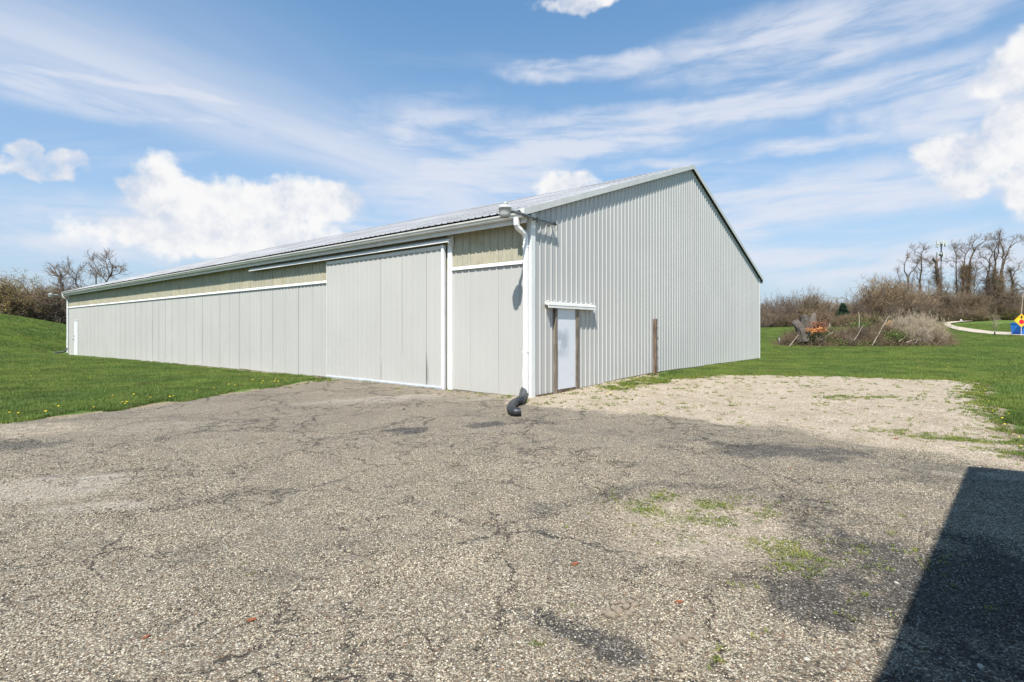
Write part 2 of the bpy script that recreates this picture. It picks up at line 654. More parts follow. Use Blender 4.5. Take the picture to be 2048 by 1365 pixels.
def fibreglass():
    """weathered translucent sheet: fibres, algae stain"""
    m, g = material('fibreglass')
    p = g.obj()
    x, y, z = g.xyz(p)
    fb = g.noise(p, 46.0, 5, 0.7, 1.2)
    c = g.ramp(fb, [(0.32, (0.24, 0.215, 0.145)), (0.5, (0.44, 0.405, 0.295)), (0.68, (0.60, 0.565, 0.43))])
    st = g.noise(g.cxyz(g.m('MULTIPLY', x, 12.0), g.m('MULTIPLY', y, 12.0), g.m('MULTIPLY', z, 0.9)), 1.0, 4, 0.6)
    c = g.mix(g.m('MULTIPLY', g.ss(st, 0.42, 0.7), 0.6), c, (0.27, 0.255, 0.18))
    sp = g.noise(p, 2.2, 4)
    c = g.mix(g.m('MULTIPLY', g.ss(sp, 0.5, 0.7), 0.55), c, (0.30, 0.25, 0.13))
    c = g.mix(g.m('MULTIPLY', g.rnd(), 0.35), c, (0.30, 0.29, 0.24))
    g.principled(c, 0.55, 0.0, g.bump(fb, 0.3, 0.004), 0.3)
    M['fibreglass'] = m


fibreglass()


def roof_metal():
    m, g = material('roof_metal')
    p = g.obj()
    x, y, z = g.xyz(p)
    a = g.noise(g.cxyz(g.m('MULTIPLY', x, 1.3), g.m('MULTIPLY', y, 0.28), 0.0), 1.0, 7, 0.70, 0.8)
    b = g.noise(g.cxyz(g.m('MULTIPLY', x, 0.5), g.m('MULTIPLY', y, 6.0), 0.0), 1.0, 4, 0.6)
    c = g.ramp(a, [(0.36, (0.17, 0.16, 0.155)), (0.45, (0.29, 0.285, 0.285)), (0.53, (0.38, 0.38, 0.39)), (0.68, (0.50, 0.50, 0.515))])
    c = g.mix(g.m('MULTIPLY', g.ss(b, 0.5, 0.72), 0.45), c, (0.27, 0.25, 0.23))
    r = g.noise(g.cxyz(x, g.m('MULTIPLY', y, 0.4), 5.0), 2.2, 5, 0.6)
    c = g.mix(g.m('MULTIPLY', g.ss(r, 0.61, 0.70), 0.45), c, (0.26, 0.16, 0.11))
    c = g.mix(g.m('MULTIPLY', g.rnd(), 0.22), c, (0.30, 0.295, 0.29))
    # horizontal lap lines where the sheets are nailed
    f = g.m('ABSOLUTE', g.m('SUBTRACT', g.m('FRACT', g.m('DIVIDE', x, 1.35)), 0.5))
    c = g.mix(g.m('MULTIPLY', g.ss(f, 0.022, 0.006), g.ss(a, 0.35, 0.6)), c, (0.17, 0.15, 0.14))
    g.principled(c, 0.5, 0.15, None, 0.4)
    M['roof_metal'] = m


roof_metal()


def yard_material():
    m, g = material('yard_surface')
    p = g.pos()
    dk = g.attr('dark')
    gr = g.attr('gravel')
    du = g.attr('dust')
    mo = g.attr('moss')
    fine = g.voro(p, 95.0, out='Color')
    fine2 = g.voro(p, 62.0, out='Color')
    fx, fy, fz = g.xyz(fine)
    hx, hy, hz_ = g.xyz(fine2)
    dist = g.voro(p, 95.0)
    stone = g.ramp(fx, [(0.0, (0.065, 0.053, 0.040)), (0.18, (0.150, 0.125, 0.090)), (0.40, (0.262, 0.222, 0.160)), (0.66, (0.36, 0.31, 0.228)), (0.86, (0.47, 0.415, 0.315)), (1.0, (0.66, 0.61, 0.50))])
    stone = g.mix(g.ss(fy, 0.88, 0.95), stone, (0.24, 0.135, 0.075))
    tone = g.noise(p, 0.7, 5, 0.6)
    tone2 = g.noise(p, 4.5, 5, 0.65)
    stone = g.mix(g.m('MULTIPLY', g.ss(tone, 0.46, 0.68), 0.30), stone, (0.110, 0.098, 0.082))
    stone = g.mix(g.m('MULTIPLY', g.ss(tone2, 0.46, 0.72), 0.40), stone, (0.30, 0.256, 0.19))
    bind = g.mix(g.ss(dist, 0.30, 0.58), stone, g.mix(0.55, stone, (0.055, 0.049, 0.043)))
    # tarry places, plus darkness painted in to deepen the shed's shadow
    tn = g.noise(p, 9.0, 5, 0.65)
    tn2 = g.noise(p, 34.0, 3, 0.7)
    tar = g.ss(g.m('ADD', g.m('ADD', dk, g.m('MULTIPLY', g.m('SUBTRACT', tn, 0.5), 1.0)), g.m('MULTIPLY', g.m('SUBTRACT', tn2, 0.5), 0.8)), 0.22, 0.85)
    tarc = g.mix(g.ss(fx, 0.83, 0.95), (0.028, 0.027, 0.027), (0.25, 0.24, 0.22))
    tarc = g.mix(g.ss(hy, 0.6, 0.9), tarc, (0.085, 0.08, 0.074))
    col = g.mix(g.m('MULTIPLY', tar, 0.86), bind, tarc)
    # dusty washed places
    dn = g.noise(p, 3.0, 5, 0.6)
    dm = g.ss(g.m('ADD', du, g.m('MULTIPLY', g.m('SUBTRACT', dn, 0.5), 0.6)), 0.3, 0.8)
    dust = g.mix(g.m('MULTIPLY', fx, 0.7), (0.29, 0.252, 0.205), (0.45, 0.41, 0.345))
    col = g.mix(g.m('MULTIPLY', dm, 0.75), col, dust)
    # loose pea gravel
    gn = g.noise(p, 5.0, 5, 0.6)
    gn2 = g.noise(p, 22.0, 3, 0.6)
    gm = g.ss(g.m('ADD', g.m('ADD', gr, g.m('MULTIPLY', g.m('SUBTRACT', gn, 0.5), 0.75)), g.m('MULTIPLY', g.m('SUBTRACT', gn2, 0.5), 0.5)), 0.28, 0.72)
    pea = g.ramp(hx, [(0.0, (0.17, 0.125, 0.085)), (0.3, (0.33, 0.26, 0.185)), (0.6, (0.43, 0.355, 0.265)), (0.85, (0.51, 0.44, 0.35)), (1.0, (0.64, 0.585, 0.50))])
    pea = g.mix(g.m('MULTIPLY', g.ss(g.noise(p, 1.3, 4), 0.42, 0.66), 0.45), pea, (0.27, 0.215, 0.145))
    pea = g.mix(g.m('MULTIPLY', g.ss(g.noise(p, 2.4, 5, 0.7), 0.50, 0.66), 0.40), pea, (0.26, 0.235, 0.11))
    col = g.mix(gm, col, pea)
    # moss and low green
    mn = g.noise(p, 14.0, 5, 0.7)
    mm = g.ss(g.m('ADD', mo, g.m('MULTIPLY', g.m('SUBTRACT', mn, 0.5), 0.9)), 0.45, 0.75)
    mossc = g.mix(g.ss(tn, 0.35, 0.65), (0.13, 0.135, 0.035), (0.20, 0.18, 0.06))
    col = g.mix(g.m('MULTIPLY', mm, 0.75), col, mossc)
    # cracks
    wp = g.vm('ADD', p, g.scale(g.vm('SUBTRACT', g.noise(p, 2.6, 4, 0.6, color=True), (0.5, 0.5, 0.5)), 0.55))
    e1 = g.voro(wp, 0.75, 'DISTANCE_TO_EDGE')
    e2 = g.voro(g.vm('ADD', wp, (3.3, 7.7, 0)), 2.7, 'DISTANCE_TO_EDGE')
    k1 = g.m('MULTIPLY', g.ss(e1, 0.026, 0.005), g.ss(g.noise(p, 0.45, 3), 0.38, 0.52))
    k2 = g.m('MULTIPLY', g.ss(e2, 0.050, 0.010), g.ss(g.noise(g.vm('ADD', p, (9, 2, 0)), 0.6, 3), 0.46, 0.60))
    rough_line = g.ss(g.noise(p, 26.0, 3), 0.34, 0.56)
    ck = g.m('MULTIPLY', g.m('MULTIPLY', g.m('MAXIMUM', k1, k2), rough_line), g.m('SUBTRACT', 1.0, gm))
    col = g.mix(g.m('MULTIPLY', ck, 0.82), col, (0.035, 0.030, 0.026))
    # odd rusty specks
    rs = g.m('MULTIPLY', g.ss(g.noise(p, 6.5, 2), 0.745, 0.78), 0.6)
    col = g.mix(rs, col, (0.25, 0.11, 0.045))
    h = g.m('ADD', g.m('MULTIPLY', dist, -0.75), g.m('ADD', g.m('MULTIPLY', fx, 0.45), g.m('MULTIPLY', tn, 0.8)))
    h = g.m('SUBTRACT', h, g.m('MULTIPLY', ck, 1.6))
    g.principled(col, 0.9, 0.0, g.bump(h, 0.9, 0.010), 0.2)
    M['yard_surface'] = m


yard_material()


def pebble_material():
    """stones bedded in the asphalt: colour from each stone and from where it lies"""
    m, g = material('pebbles')
    t = g.attr('tint')
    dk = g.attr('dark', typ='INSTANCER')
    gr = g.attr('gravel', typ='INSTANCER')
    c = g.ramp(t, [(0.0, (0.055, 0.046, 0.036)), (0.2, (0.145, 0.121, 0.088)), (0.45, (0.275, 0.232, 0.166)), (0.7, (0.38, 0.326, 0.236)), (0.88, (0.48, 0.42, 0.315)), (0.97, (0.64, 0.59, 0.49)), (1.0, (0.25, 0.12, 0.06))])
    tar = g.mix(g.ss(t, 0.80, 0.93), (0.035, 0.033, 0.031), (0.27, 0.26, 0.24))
    c = g.mix(g.m('MULTIPLY', g.ss(dk, 0.3, 0.7), 0.75), c, tar)  # tar tone, also painted on stones darkened under the shed's shadow
    pea = g.ramp(t, [(0.0, (0.19, 0.14, 0.10)), (0.4, (0.36, 0.30, 0.225)), (0.8, (0.47, 0.41, 0.33)), (1.0, (0.62, 0.58, 0.5))])
    c = g.mix(g.ss(gr, 0.3, 0.7), c, pea)
    g.principled(c, 0.8, 0.0, None, 0.3)
    M['pebbles'] = m


pebble_material()


def leafy(name, lo, hi, rough=0.55, transl=0.25, nscale=0.35, dry=None):
    """blades and leaves: colour by blade, by tuft and by where in the lawn they grow"""
    m, g = material(name)
    t = g.attr('tint')
    c = g.mix(t, lo, hi)
    n = g.noise(g.pos(), nscale, 4, 0.6)
    c = g.mix(g.m('MULTIPLY', g.ss(n, 0.40, 0.62), 0.7), c, tuple(a * b for a, b in zip(hi, (1.25, 1.08, 0.9))))
    n2 = g.noise(g.vm('ADD', g.pos(), (50, 20, 0)), nscale * 3.2, 4, 0.6)
    c = g.mix(g.m('MULTIPLY', g.ss(n2, 0.46, 0.66), 0.62), c, tuple(a * 0.68 for a in lo))
    if dry:
        c = g.mix(g.ss(g.rnd(), 0.93, 0.97), c, dry)
    d = g.n('ShaderNodeBsdfPrincipled')
    g.put(d.inputs['Base Color'], c)
    d.inputs['Roughness'].default_value = rough
    d.inputs['Specular IOR Level'].default_value = 0.25
    tr = g.n('ShaderNodeBsdfTranslucent')
    g.put(tr.inputs[0], c)
    mx = g.n('ShaderNodeMixShader')
    mx.inputs[0].default_value = transl
    g.t.links.new(d.outputs[0], mx.inputs[1])
    g.t.links.new(tr.outputs[0], mx.inputs[2])
    o = g.n('ShaderNodeOutputMaterial')
    g.t.links.new(mx.outputs[0], o.inputs[0])
    M[name] = m


leafy('grass_blade', (0.084, 0.142, 0.028), (0.185, 0.266, 0.064), dry=(0.24, 0.20, 0.09))
leafy('weed_leaf', (0.10, 0.155, 0.028), (0.22, 0.265, 0.06), nscale=2.0)
leafy('bramble_leaf', (0.07, 0.12, 0.025), (0.15, 0.21, 0.05), nscale=0.8)
leafy('shrub_leaf', (0.05, 0.075, 0.014), (0.13, 0.15, 0.03), nscale=0.3)
leafy('needle', (0.012, 0.032, 0.018), (0.03, 0.065, 0.035), transl=0.05)
leafy('willow_leaf', (0.30, 0.235, 0.08), (0.46, 0.38, 0.15), nscale=0.3)


def ground_material():
    m, g = material('ground_turf')
    p = g.pos()
    n = g.noise(p, 0.3, 6, 0.62)
    n2 = g.noise(p, 2.2, 6, 0.7)
    c = g.mix(g.ss(n, 0.35, 0.68), (0.068, 0.112, 0.022), (0.135, 0.19, 0.045))
    c = g.mix(g.m('MULTIPLY', g.ss(n2, 0.42, 0.7), 0.5), c, (0.045, 0.085, 0.014))
    ed = g.attr('bare')
    be = g.ss(g.m('ADD', ed, g.m('MULTIPLY', g.m('SUBTRACT', g.noise(p, 6.0, 5, 0.65), 0.5), 0.8)), 0.35, 0.7)
    c = g.mix(be, c, g.mix(g.ss(g.noise(p, 40.0, 3), 0.4, 0.6), (0.16, 0.125, 0.08), (0.33, 0.27, 0.19)))
    g.principled(c, 0.9, 0.0, g.bump(g.noise(p, 9.0, 6, 0.7), 0.8, 0.06), 0.15)
    M['ground_turf'] = m


ground_material()


def track_material():
    m, g = material('track_gravel')
    p = g.pos()
    n = g.noise(p, 1.2, 6, 0.65)
    c = g.mix(g.ss(n, 0.3, 0.7), (0.36, 0.305, 0.235), (0.47, 0.415, 0.335))
    g.principled(c, 0.95, 0.0, g.bump(g.noise(p, 30.0, 4), 0.6, 0.02), 0.1)
    M['track_gravel'] = m


track_material()


def bark(name, lo, hi):
    m, g = material(name)
    t = g.attr('tint')
    n = g.noise(g.obj(), 3.0, 5, 0.65)
    c = g.mix(g.m('ADD', g.m('MULTIPLY', t, 0.6), g.m('MULTIPLY', n, 0.4)), lo, hi)
    c = g.mix(g.ss(g.rnd(), 0.0, 1.0, 0.0, 0.5), c, tuple(a * b for a, b in zip(hi, (1.0, 0.93, 0.80))))
    g.principled(c, 0.9, 0, None, 0.15)
    M[name] = m


bark('dark_bark', (0.045, 0.036, 0.030), (0.13, 0.105, 0.085))
bark('twig_bark', (0.085, 0.064, 0.052), (0.225, 0.178, 0.145))
bark('twig_brown', (0.105, 0.074, 0.050), (0.26, 0.195, 0.13))
bark('twig_pale', (0.22, 0.175, 0.125), (0.46, 0.39, 0.30))
bark('stump_wood', (0.035, 0.028, 0.023), (0.24, 0.21, 0.18))
bark('dark_brush', (0.05, 0.036, 0.026), (0.20, 0.15, 0.105))
bark('root_red', (0.10, 0.045, 0.028), (0.30, 0.16, 0.11))
bark('split_wood', (0.34, 0.12, 0.045), (0.58, 0.27, 0.11))


# ------------------------------------------------------------------ yard
def near(x, y, cx, cy, rx, ry, rot=0.0):
    dx, dy = x - cx, y - cy
    c, s = math.cos(rot), math.sin(rot)
    return np.sqrt(((dx * c + dy * s) / rx) ** 2 + ((-dx * s + dy * c) / ry) ** 2)


GRAVEL = [bw(0, 0.2), gp(1070, 806), gp(1110, 815), gp(1250, 824), gp(1400, 836), gp(1550, 852), gp(1700, 873), gp(1850, 897), gp(2048, 937),
          (8, 6), (20, 6), (22, 22), (10, 22), bw(6.9, 0.4), bw(0, 0.4)]


def yard_attrs(x, y):
    n = fbm(x * 1.1, y * 1.1, 3, 4)
    n2 = fbm(x * 3.5, y * 3.5, 11, 3)
    n3 = fbm(x * 11, y * 11, 15, 2)
    sd = inpoly(x, y, GRAVEL) + (n - 0.5) * 1.3 + (n2 - 0.5) * 0.6
    gravel = sstep(sd, -1.15, 0.55)
    # gravel washed up along the wall and into the weedy hollow
    hol = near(x, y, 1.55, 4.30, 1.05, 1.05) + (n - 0.5) * 0.7 + (n2 - .5) * .4
    gravel = np.maximum(gravel, 0.50 * sstep(hol, 1.05, 0.55))
    wall = near(x, y, *bw(-0.6, 2.2), 3.2, 0.75, BROT + math.pi / 2) + (n - 0.5)
    gravel = np.maximum(gravel, 0.40 * sstep(wall, 1.1, 0.5))
    gravel = np.maximum(gravel, 0.5 * sstep(near(x, y, *gp(30, 862), 1.3, 0.8) + (n - 0.5), 1.1, 0.5))
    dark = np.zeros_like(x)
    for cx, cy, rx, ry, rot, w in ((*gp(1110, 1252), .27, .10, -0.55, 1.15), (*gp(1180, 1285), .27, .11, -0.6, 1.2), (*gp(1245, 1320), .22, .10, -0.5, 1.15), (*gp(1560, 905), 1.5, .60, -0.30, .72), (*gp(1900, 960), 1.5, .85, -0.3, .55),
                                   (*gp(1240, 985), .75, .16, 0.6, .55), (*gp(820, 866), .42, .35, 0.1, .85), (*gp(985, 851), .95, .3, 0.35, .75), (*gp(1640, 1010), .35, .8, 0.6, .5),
                                   (*gp(1980, 1200), 1.5, 1.6, 0.7, .9), (*gp(420, 1000), .9, .22, 0.5, .42), (*gp(350, 1120), .9, .4, 0.4, .35), (*gp(690, 1090), .7, .4, 0.2, .40), (*gp(10, 895), .7, .45, 0, .6),  # first ellipse: tarry ground, painted darker to blacken the shed's shadow
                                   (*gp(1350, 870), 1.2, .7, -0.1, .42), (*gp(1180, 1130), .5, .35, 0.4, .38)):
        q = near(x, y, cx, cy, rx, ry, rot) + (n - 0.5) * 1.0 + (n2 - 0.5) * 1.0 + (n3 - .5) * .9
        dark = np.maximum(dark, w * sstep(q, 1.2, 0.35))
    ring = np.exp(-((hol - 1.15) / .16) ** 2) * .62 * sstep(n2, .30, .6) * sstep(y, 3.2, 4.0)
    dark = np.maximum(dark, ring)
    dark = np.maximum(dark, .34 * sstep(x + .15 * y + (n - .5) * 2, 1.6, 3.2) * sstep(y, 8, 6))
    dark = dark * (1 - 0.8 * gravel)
    dust = np.zeros_like(x)
    for cx, cy, rx, ry, rot, w in ((*gp(60, 985), 1.5, .8, 0.2, .85), (*gp(190, 1018), .7, .25, 0.2, .75), (*gp(320, 855), 2.2, .9, 0.1, .45), (*gp(760, 800), 2.6, 1.0, 0.5, .62), (*gp(1040, 960), 1.6, 1.5, 0, .20),
                                   (*gp(1960, 955), .8, .28, -0.3, .75), (*gp(1440, 1090), .5, .35, 0, .65), (*gp(650, 900), 2.8, 1.2, 0.3, .30), (*gp(950, 800), 1.2, .6, 0.5, .5)):
        q = near(x, y, cx, cy, rx, ry, rot) + (n - 0.5) * 0.7
        dust = np.maximum(dust, w * sstep(q, 1.15, 0.3))
    ed = inpoly(x, y, YARD)
    moss = 0.62 * sstep(ed, 0.75, 0.0) * sstep(y, 5.0, 7.0)
    moss = np.maximum(moss, 0.52 * sstep(near(x, y, 1.60, 4.72, .75, .55) + (n - .5) + (n2 - .5), 1.1, 0.2))
    moss = np.maximum(moss, 0.34 * sstep(near(x, y, 2.15, 3.7, .5, .45) + (n - .5), 1.1, 0.4))
    moss = np.maximum(moss, 0.70 * sstep(near(x, y, *gp(1900, 880), 1.6, .6, -0.5) + (n - .5), 1.1, 0.3))
    moss = np.maximum(moss, 0.70 * sstep(near(x, y, *gp(1285, 772), 2.4, .6, 0.89) + (n - .5), 1.1, 0.4))
    moss = np.maximum(moss, 0.35 * sstep(near(x, y, *gp(1700, 800), 2.2, .5, 0.0) + (n - .5), 1.1, 0.4))
    return dict(gravel=gravel, dark=dark, dust=dust, moss=moss)


def yard_relief(x, y):
    return (fbm(x * .8, y * .8, 21, 3) - .5) * .035 + (fbm(x * 4, y * 4, 31, 3) - .5) * .012 - 0.05 * sstep(near(x, y, 1.62, 4.35, 1.0, 1.0), 1.2, 0.4)


def grid(xs, ys):
    X, Y = np.meshgrid(xs, ys)
    nx = len(xs)
    i = np.arange(len(ys) - 1)[:, None] * nx + np.arange(nx - 1)[None, :]
    F = np.stack([i, i + 1, i + nx + 1, i + nx], -1).reshape(-1, 4)
    return X.ravel(), Y.ravel(), F


def keep_faces(V, F, ok, attrs):
    F = F[ok[F].all(1)]
    used = np.zeros(len(V), bool)
    used[F.ravel()] = True
    idx = np.cumsum(used) - 1
    return V[used], idx[F], {k: a[used] for k, a in attrs.items()}


def make_yard():
    xs = np.concatenate([np.arange(-22, -12, .35), np.arange(-12, 15.6, .055)])
    ys = np.concatenate([np.arange(-14, 1.4, .35), np.arange(1.4, 8, .05), np.arange(8, 19.5, .075)])
    x, y, F = grid(xs, ys)
    sd = inpoly(x, y, YARD) + (fbm(x * 2.2, y * 2.2, 77, 4) - .5) * 0.55
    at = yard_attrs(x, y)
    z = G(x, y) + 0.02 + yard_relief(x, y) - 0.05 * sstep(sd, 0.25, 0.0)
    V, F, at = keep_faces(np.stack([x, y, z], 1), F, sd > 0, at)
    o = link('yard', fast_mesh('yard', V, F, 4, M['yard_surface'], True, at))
    tag(o, kind='structure')
    return o


make_yard()


def make_ground():
    def axis(lo, hi, c0, c1, h):
        mid = np.arange(c0, c1, h)
        out = c1 + np.cumsum(h * 1.12 ** np.arange(200))
        inn = c0 - np.cumsum(h * 1.12 ** np.arange(200))
        return np.concatenate([inn[inn > lo][::-1], mid, out[out < hi]])
    xs = axis(-2500, 2500, -30, 34, 0.45)
    ys = axis(-900, 2600, -6, 46, 0.45)
    x, y, F = grid(xs, ys)
    sd = inpoly(x, y, YARD)
    z = G(x, y) - 0.10 * sstep(sd, -0.25, 0.6)
    und = (fbm(x * .16, y * .16, 5, 3) - .5)
    far = sstep(np.hypot(x, y), 22, 60)
    z = z + und * 0.18 * far
    # bare strips by the walls
    px_, py_ = x - BC[0], y - BC[1]
    lx, ly = px_ * BU[0] + py_ * BU[1], px_ * BV[0] + py_ * BV[1]
    strip = np.where((ly > -0.6) & (ly < BL + .4), np.exp(-((lx + .18) / .28) ** 2) * sstep(ly, 36, 26), 0)
    bare = np.maximum(strip, 0.95 * sstep(sd, -0.40, -0.05))
    o = link('ground', fast_mesh('ground', np.stack([x, y, z], 1), F, 4, M['ground_turf'], True, dict(bare=bare)))
    tag(o, kind='structure')


make_ground()


TRACK = []


def make_track():
    """pale gravel track that loops over the field on the right"""
    near_edge = [(2160, 679), (2048, 674), (1985, 671), (1945, 667), (1910, 661), (1893, 655), (1888, 650), (1893, 646), (1915, 643), (1950, 641), (1995, 638.5)]
    far_edge = [(2160, 673), (2048, 668.5), (1985, 665.5), (1945, 660), (1915, 655), (1902, 651), (1900, 649.2), (1905, 647.8), (1925, 645.2), (1955, 642.8), (1995, 640.2)]
    mb = MB()
    rows = []
    for a, b in zip(near_edge, far_edge):
        A_, B_ = ghit(*a, 30, 200), ghit(*b, 30, 200)
        rows.append((np.array(A_[:2]), np.array(B_[:2])))
    TRACK.extend([tuple(q[0]) for q in rows] + [tuple(q[1]) for q in rows[::-1]])
    pts = []
    nsub, m_ = 8, 7
    for i in range(len(rows) - 1):
        for j in range(nsub):
            t = j / nsub
            a = rows[i][0] * (1 - t) + rows[i + 1][0] * t
            b = rows[i][1] * (1 - t) + rows[i + 1][1] * t
            pts.append([a + (b - a) * k / (m_ - 1) for k in range(m_)])
    P = np.array(pts).reshape(-1, 2)
    z = G(P[:, 0], P[:, 1]) + 0.13
    V = np.concatenate([P, z[:, None]], 1)
    n = len(pts)
    F = [(i * m_ + j, i * m_ + j + 1, (i + 1) * m_ + j + 1, (i + 1) * m_ + j) for i in range(n - 1) for j in range(m_ - 1)]
    me = fast_mesh('path', V, np.array(F), 4, M['track_gravel'], True)
    tag(link('path', me), kind='structure')


make_track()


# ------------------------------------------------------------------ the long barn
PITCH = 0.2286
EAVE, SLOPE = 4.36, 0.335                    # roof top at the wall line and its pitch


def zroof(x):
    return EAVE + SLOPE * (BW / 2 - abs(x - BW / 2))


def profile(s0, s1, rib_h=0.019, minor=True, first=0.0):
    """ribbed sheet between two stations: (station, height) with a rib every nine inches from `first`"""
    pts = [(s0, 0.0)]
    i0 = math.floor((s0 - first) / PITCH) - 1
    for i in range(i0, i0 + int((s1 - s0) / PITCH) + 4):
        c = first + i * PITCH
        for ds, h in ((-.026, 0), (-.011, 1), (.011, 1), (.026, 0)):
            pts.append((c + ds, rib_h * h))
        if minor:
            for q in (1 / 3, 2 / 3):
                for ds, h in ((-.013, 0), (0, .0028), (.013, 0)):
                    pts.append((c + PITCH * q + ds, h))
    pts = [p for p in pts if s0 <= p[0] <= s1]
    if pts[-1][0] < s1 - 1e-6:
        pts.append((s1, 0.0))
    return pts


def sheet(pts, rows, place, mb=None):
    """rows: list of functions of the station giving the other coordinate; place(s, h, r) -> xyz"""
    mb = mb or MB()
    n = len(pts)
    V = [place(s, h, row(s)) for row in rows for s, h in pts]
    F = [(r * n + i, r * n + i + 1, (r + 1) * n + i + 1, (r + 1) * n + i) for r in range(len(rows) - 1) for i in range(n - 1)]
    mb.add(V, F)
    return mb


def lap(rows_z, s0, s1, gap=0.005):
    return s0 + gap, s1


barn = empty('barn', (BC[0], BC[1], 0), BROT)
tag(barn, 'long pale grey ribbed metal barn with white sliding door', 'barn')
rng = random.Random(5)


def gl(x, y):
    return gz(*bw(x, y))


# --- solid core behind the sheets
core = MB()
core.prism([(0.03, -0.5), (BW - 0.03, -0.5), (BW - .03, zroof(BW) - .14), (BW / 2, zroof(BW / 2) - .14), (.03, zroof(0) - .14)], 'y', 0.03, BL - .03)
core.build('frame_core', M['wall_core'], barn)

# --- long wall: steel below, fibreglass strip above
DY0, DY1 = 2.72, 8.16                       # sliding door
Y_TRIM = 3.10
SEG = PITCH * 4
front = MB()
front.box(0.0, 0.028, 0, BL, -0.4, 3.1)
fw = front.build('front_wall', M['wall_core'], barn)
n_pan = int(BL / SEG) + 1
FIRST = 0.10
for i in range(n_pan):
    a, b = 0.05 + i * SEG, min(0.05 + (i + 1) * SEG, BL - 0.05)
    if b - a < 0.1:
        continue
    gap = .003 if i < 3 else rng.choice((.006, .010, .014, .020))
    low = [gl(-.03, a) + 0.015 + rng.uniform(-.015, .02) for _ in range(2)]
    top = 3.11
    if not (a >= DY0 - .05 and b <= DY1 + 0.02):
        pts = profile(a + gap, b, first=FIRST)
        lean = rng.uniform(-.004, .004)
        rows = [lambda s, q=low[0]: q, lambda s: 1.2, lambda s: top]
        amp = rng.uniform(0, .003)
        mb = MB()
        n = len(pts)
        V = []
        for r, row in enumerate(rows):
            for s, h in pts:
                V.append((-.006 - h - (amp * math.sin((s - a) * 5 + i) if r == 1 else 0), s, row(s)))
        mb.add(V, [(r * n + k, r * n + k + 1, (r + 1) * n + k + 1, (r + 1) * n + k) for r in range(2) for k in range(n - 1)])
        mb.build('wall_panel', M['front_siding'], fw)
sk = MB()
sk.box(0, .02, 0, BL, 3.1, 4.2)
sky_strip = sk.build('skylight_strip', M['wall_core'], barn)
for i in range(n_pan):
    a, b = 0.05 + i * SEG, min(0.05 + (i + 1) * SEG, BL - 0.05)
    if b - a < 0.1:
        continue
    pts = profile(a + .006, b, rib_h=0.020, minor=False, first=FIRST)
    sheet(pts, [lambda s: 3.10, lambda s: 4.16], lambda s, h, r: (-.003 - h, s, r)).build('skylight_panel', M['fibreglass'], sky_strip)
# white drip trim between the two
for a, b in ((0.06, DY0 - .09), (DY1 + .02, BL - .04)):
    mb = MB()
    mb.prism([(-.024, 3.165), (-.052, 3.135), (-.056, 3.085), (-.046, 3.085), (-.030, 3.10), (-.024, 3.10)], 'y', a, b)
    mb.build('drip_trim', M['white_trim'], barn)

# skirt board under the steel
nb = 14
for i in range(nb):
    a, b = i * BL / nb, (i + 1) * BL / nb - .006
    z0 = gl(0, (a + b) / 2)
    mb = MB()
    mb.box(-.0045, -.001, a, b, z0 - .3, z0 + .16)
    mb.build('skirt_board', M['skirt_timber'], barn)

# --- sliding door
door = MB()
door.box(-.105, -.075, DY0 + .01, DY1 - .01, 0.02, 3.74)
dr = door.build('sliding_door', M['wall_core'], barn)
seams = [DY0 + .06, 3.40, 4.40, 5.38, 6.42, 7.34, DY1 - .02]
tears = {3.40: (.98, .050), 4.40: (.95, .016), 5.38: (.95, .028), 7.34: (.90, .014)}
for a, b in zip(seams[:-1], seams[1:]):
    pts = profile(a + .006, b - .002, first=3.40 + .03)
    zr = [0.085, .30, .55, .80, 1.0, 1.2, 2.4, 3.68]
    V = []
    n = len(pts)
    for z in zr:
        for k, (s, h) in enumerate(pts):
            x = -.108 - h
            if b in tears and k >= n - 2:
                zt, w = tears[b]
                q = max(0, 1 - abs(z - .42) / (zt - .42 + .05))
                s, x = s - w * q, x - .03 * q
            if a in tears and k <= 1:
                zt, w = tears[a]
                q = max(0, 1 - abs(z - .42) / (zt - .42 + .05))
                s = s + .25 * w * q
            V.append((x, s, z))
    mb = MB()
    mb.add(V, [(r * n + k, r * n + k + 1, (r + 1) * n + k + 1, (r + 1) * n + k) for r in range(len(zr) - 1) for k in range(n - 1)])
    mb.build('door_panel', M['front_siding'], dr)
mb = MB()
mb.prism([(-.105, 3.66), (-.135, 3.655), (-.14, 3.75), (-.105, 3.75)], 'y', DY0, DY1)
mb.build('top_rail', M['pale_trim'], dr)
mb = MB()
mb.prism([(-.072, 0.0), (-.165, 0.0), (-.165, .055), (-.132, .088), (-.072, .088)], 'y', DY0 + .02, DY1)
mb.build('bottom_rail', M['pale_metal'], dr)
mb = MB()
mb.box(-.150, -.07, DY0 - .012, DY0 + .075, 0.0, 3.755)
mb.build('edge_trim', M['spout_white'], dr)
mb = MB()
mb.box(-.132, -.07, DY1 - .022, DY1 + .012, 0.0, 3.755)
mb.build('edge_trim', M['pale_trim'], dr)
# fixed jamb beside the door
mb = MB()
mb.prism([(-.002, 2.50), (-.060, 2.50), (-.075, 2.515), (-.075, 2.63), (-.002, 2.63)], 'z', -.02, 4.06)
mb.build('door_jamb', M['white_trim'], barn)
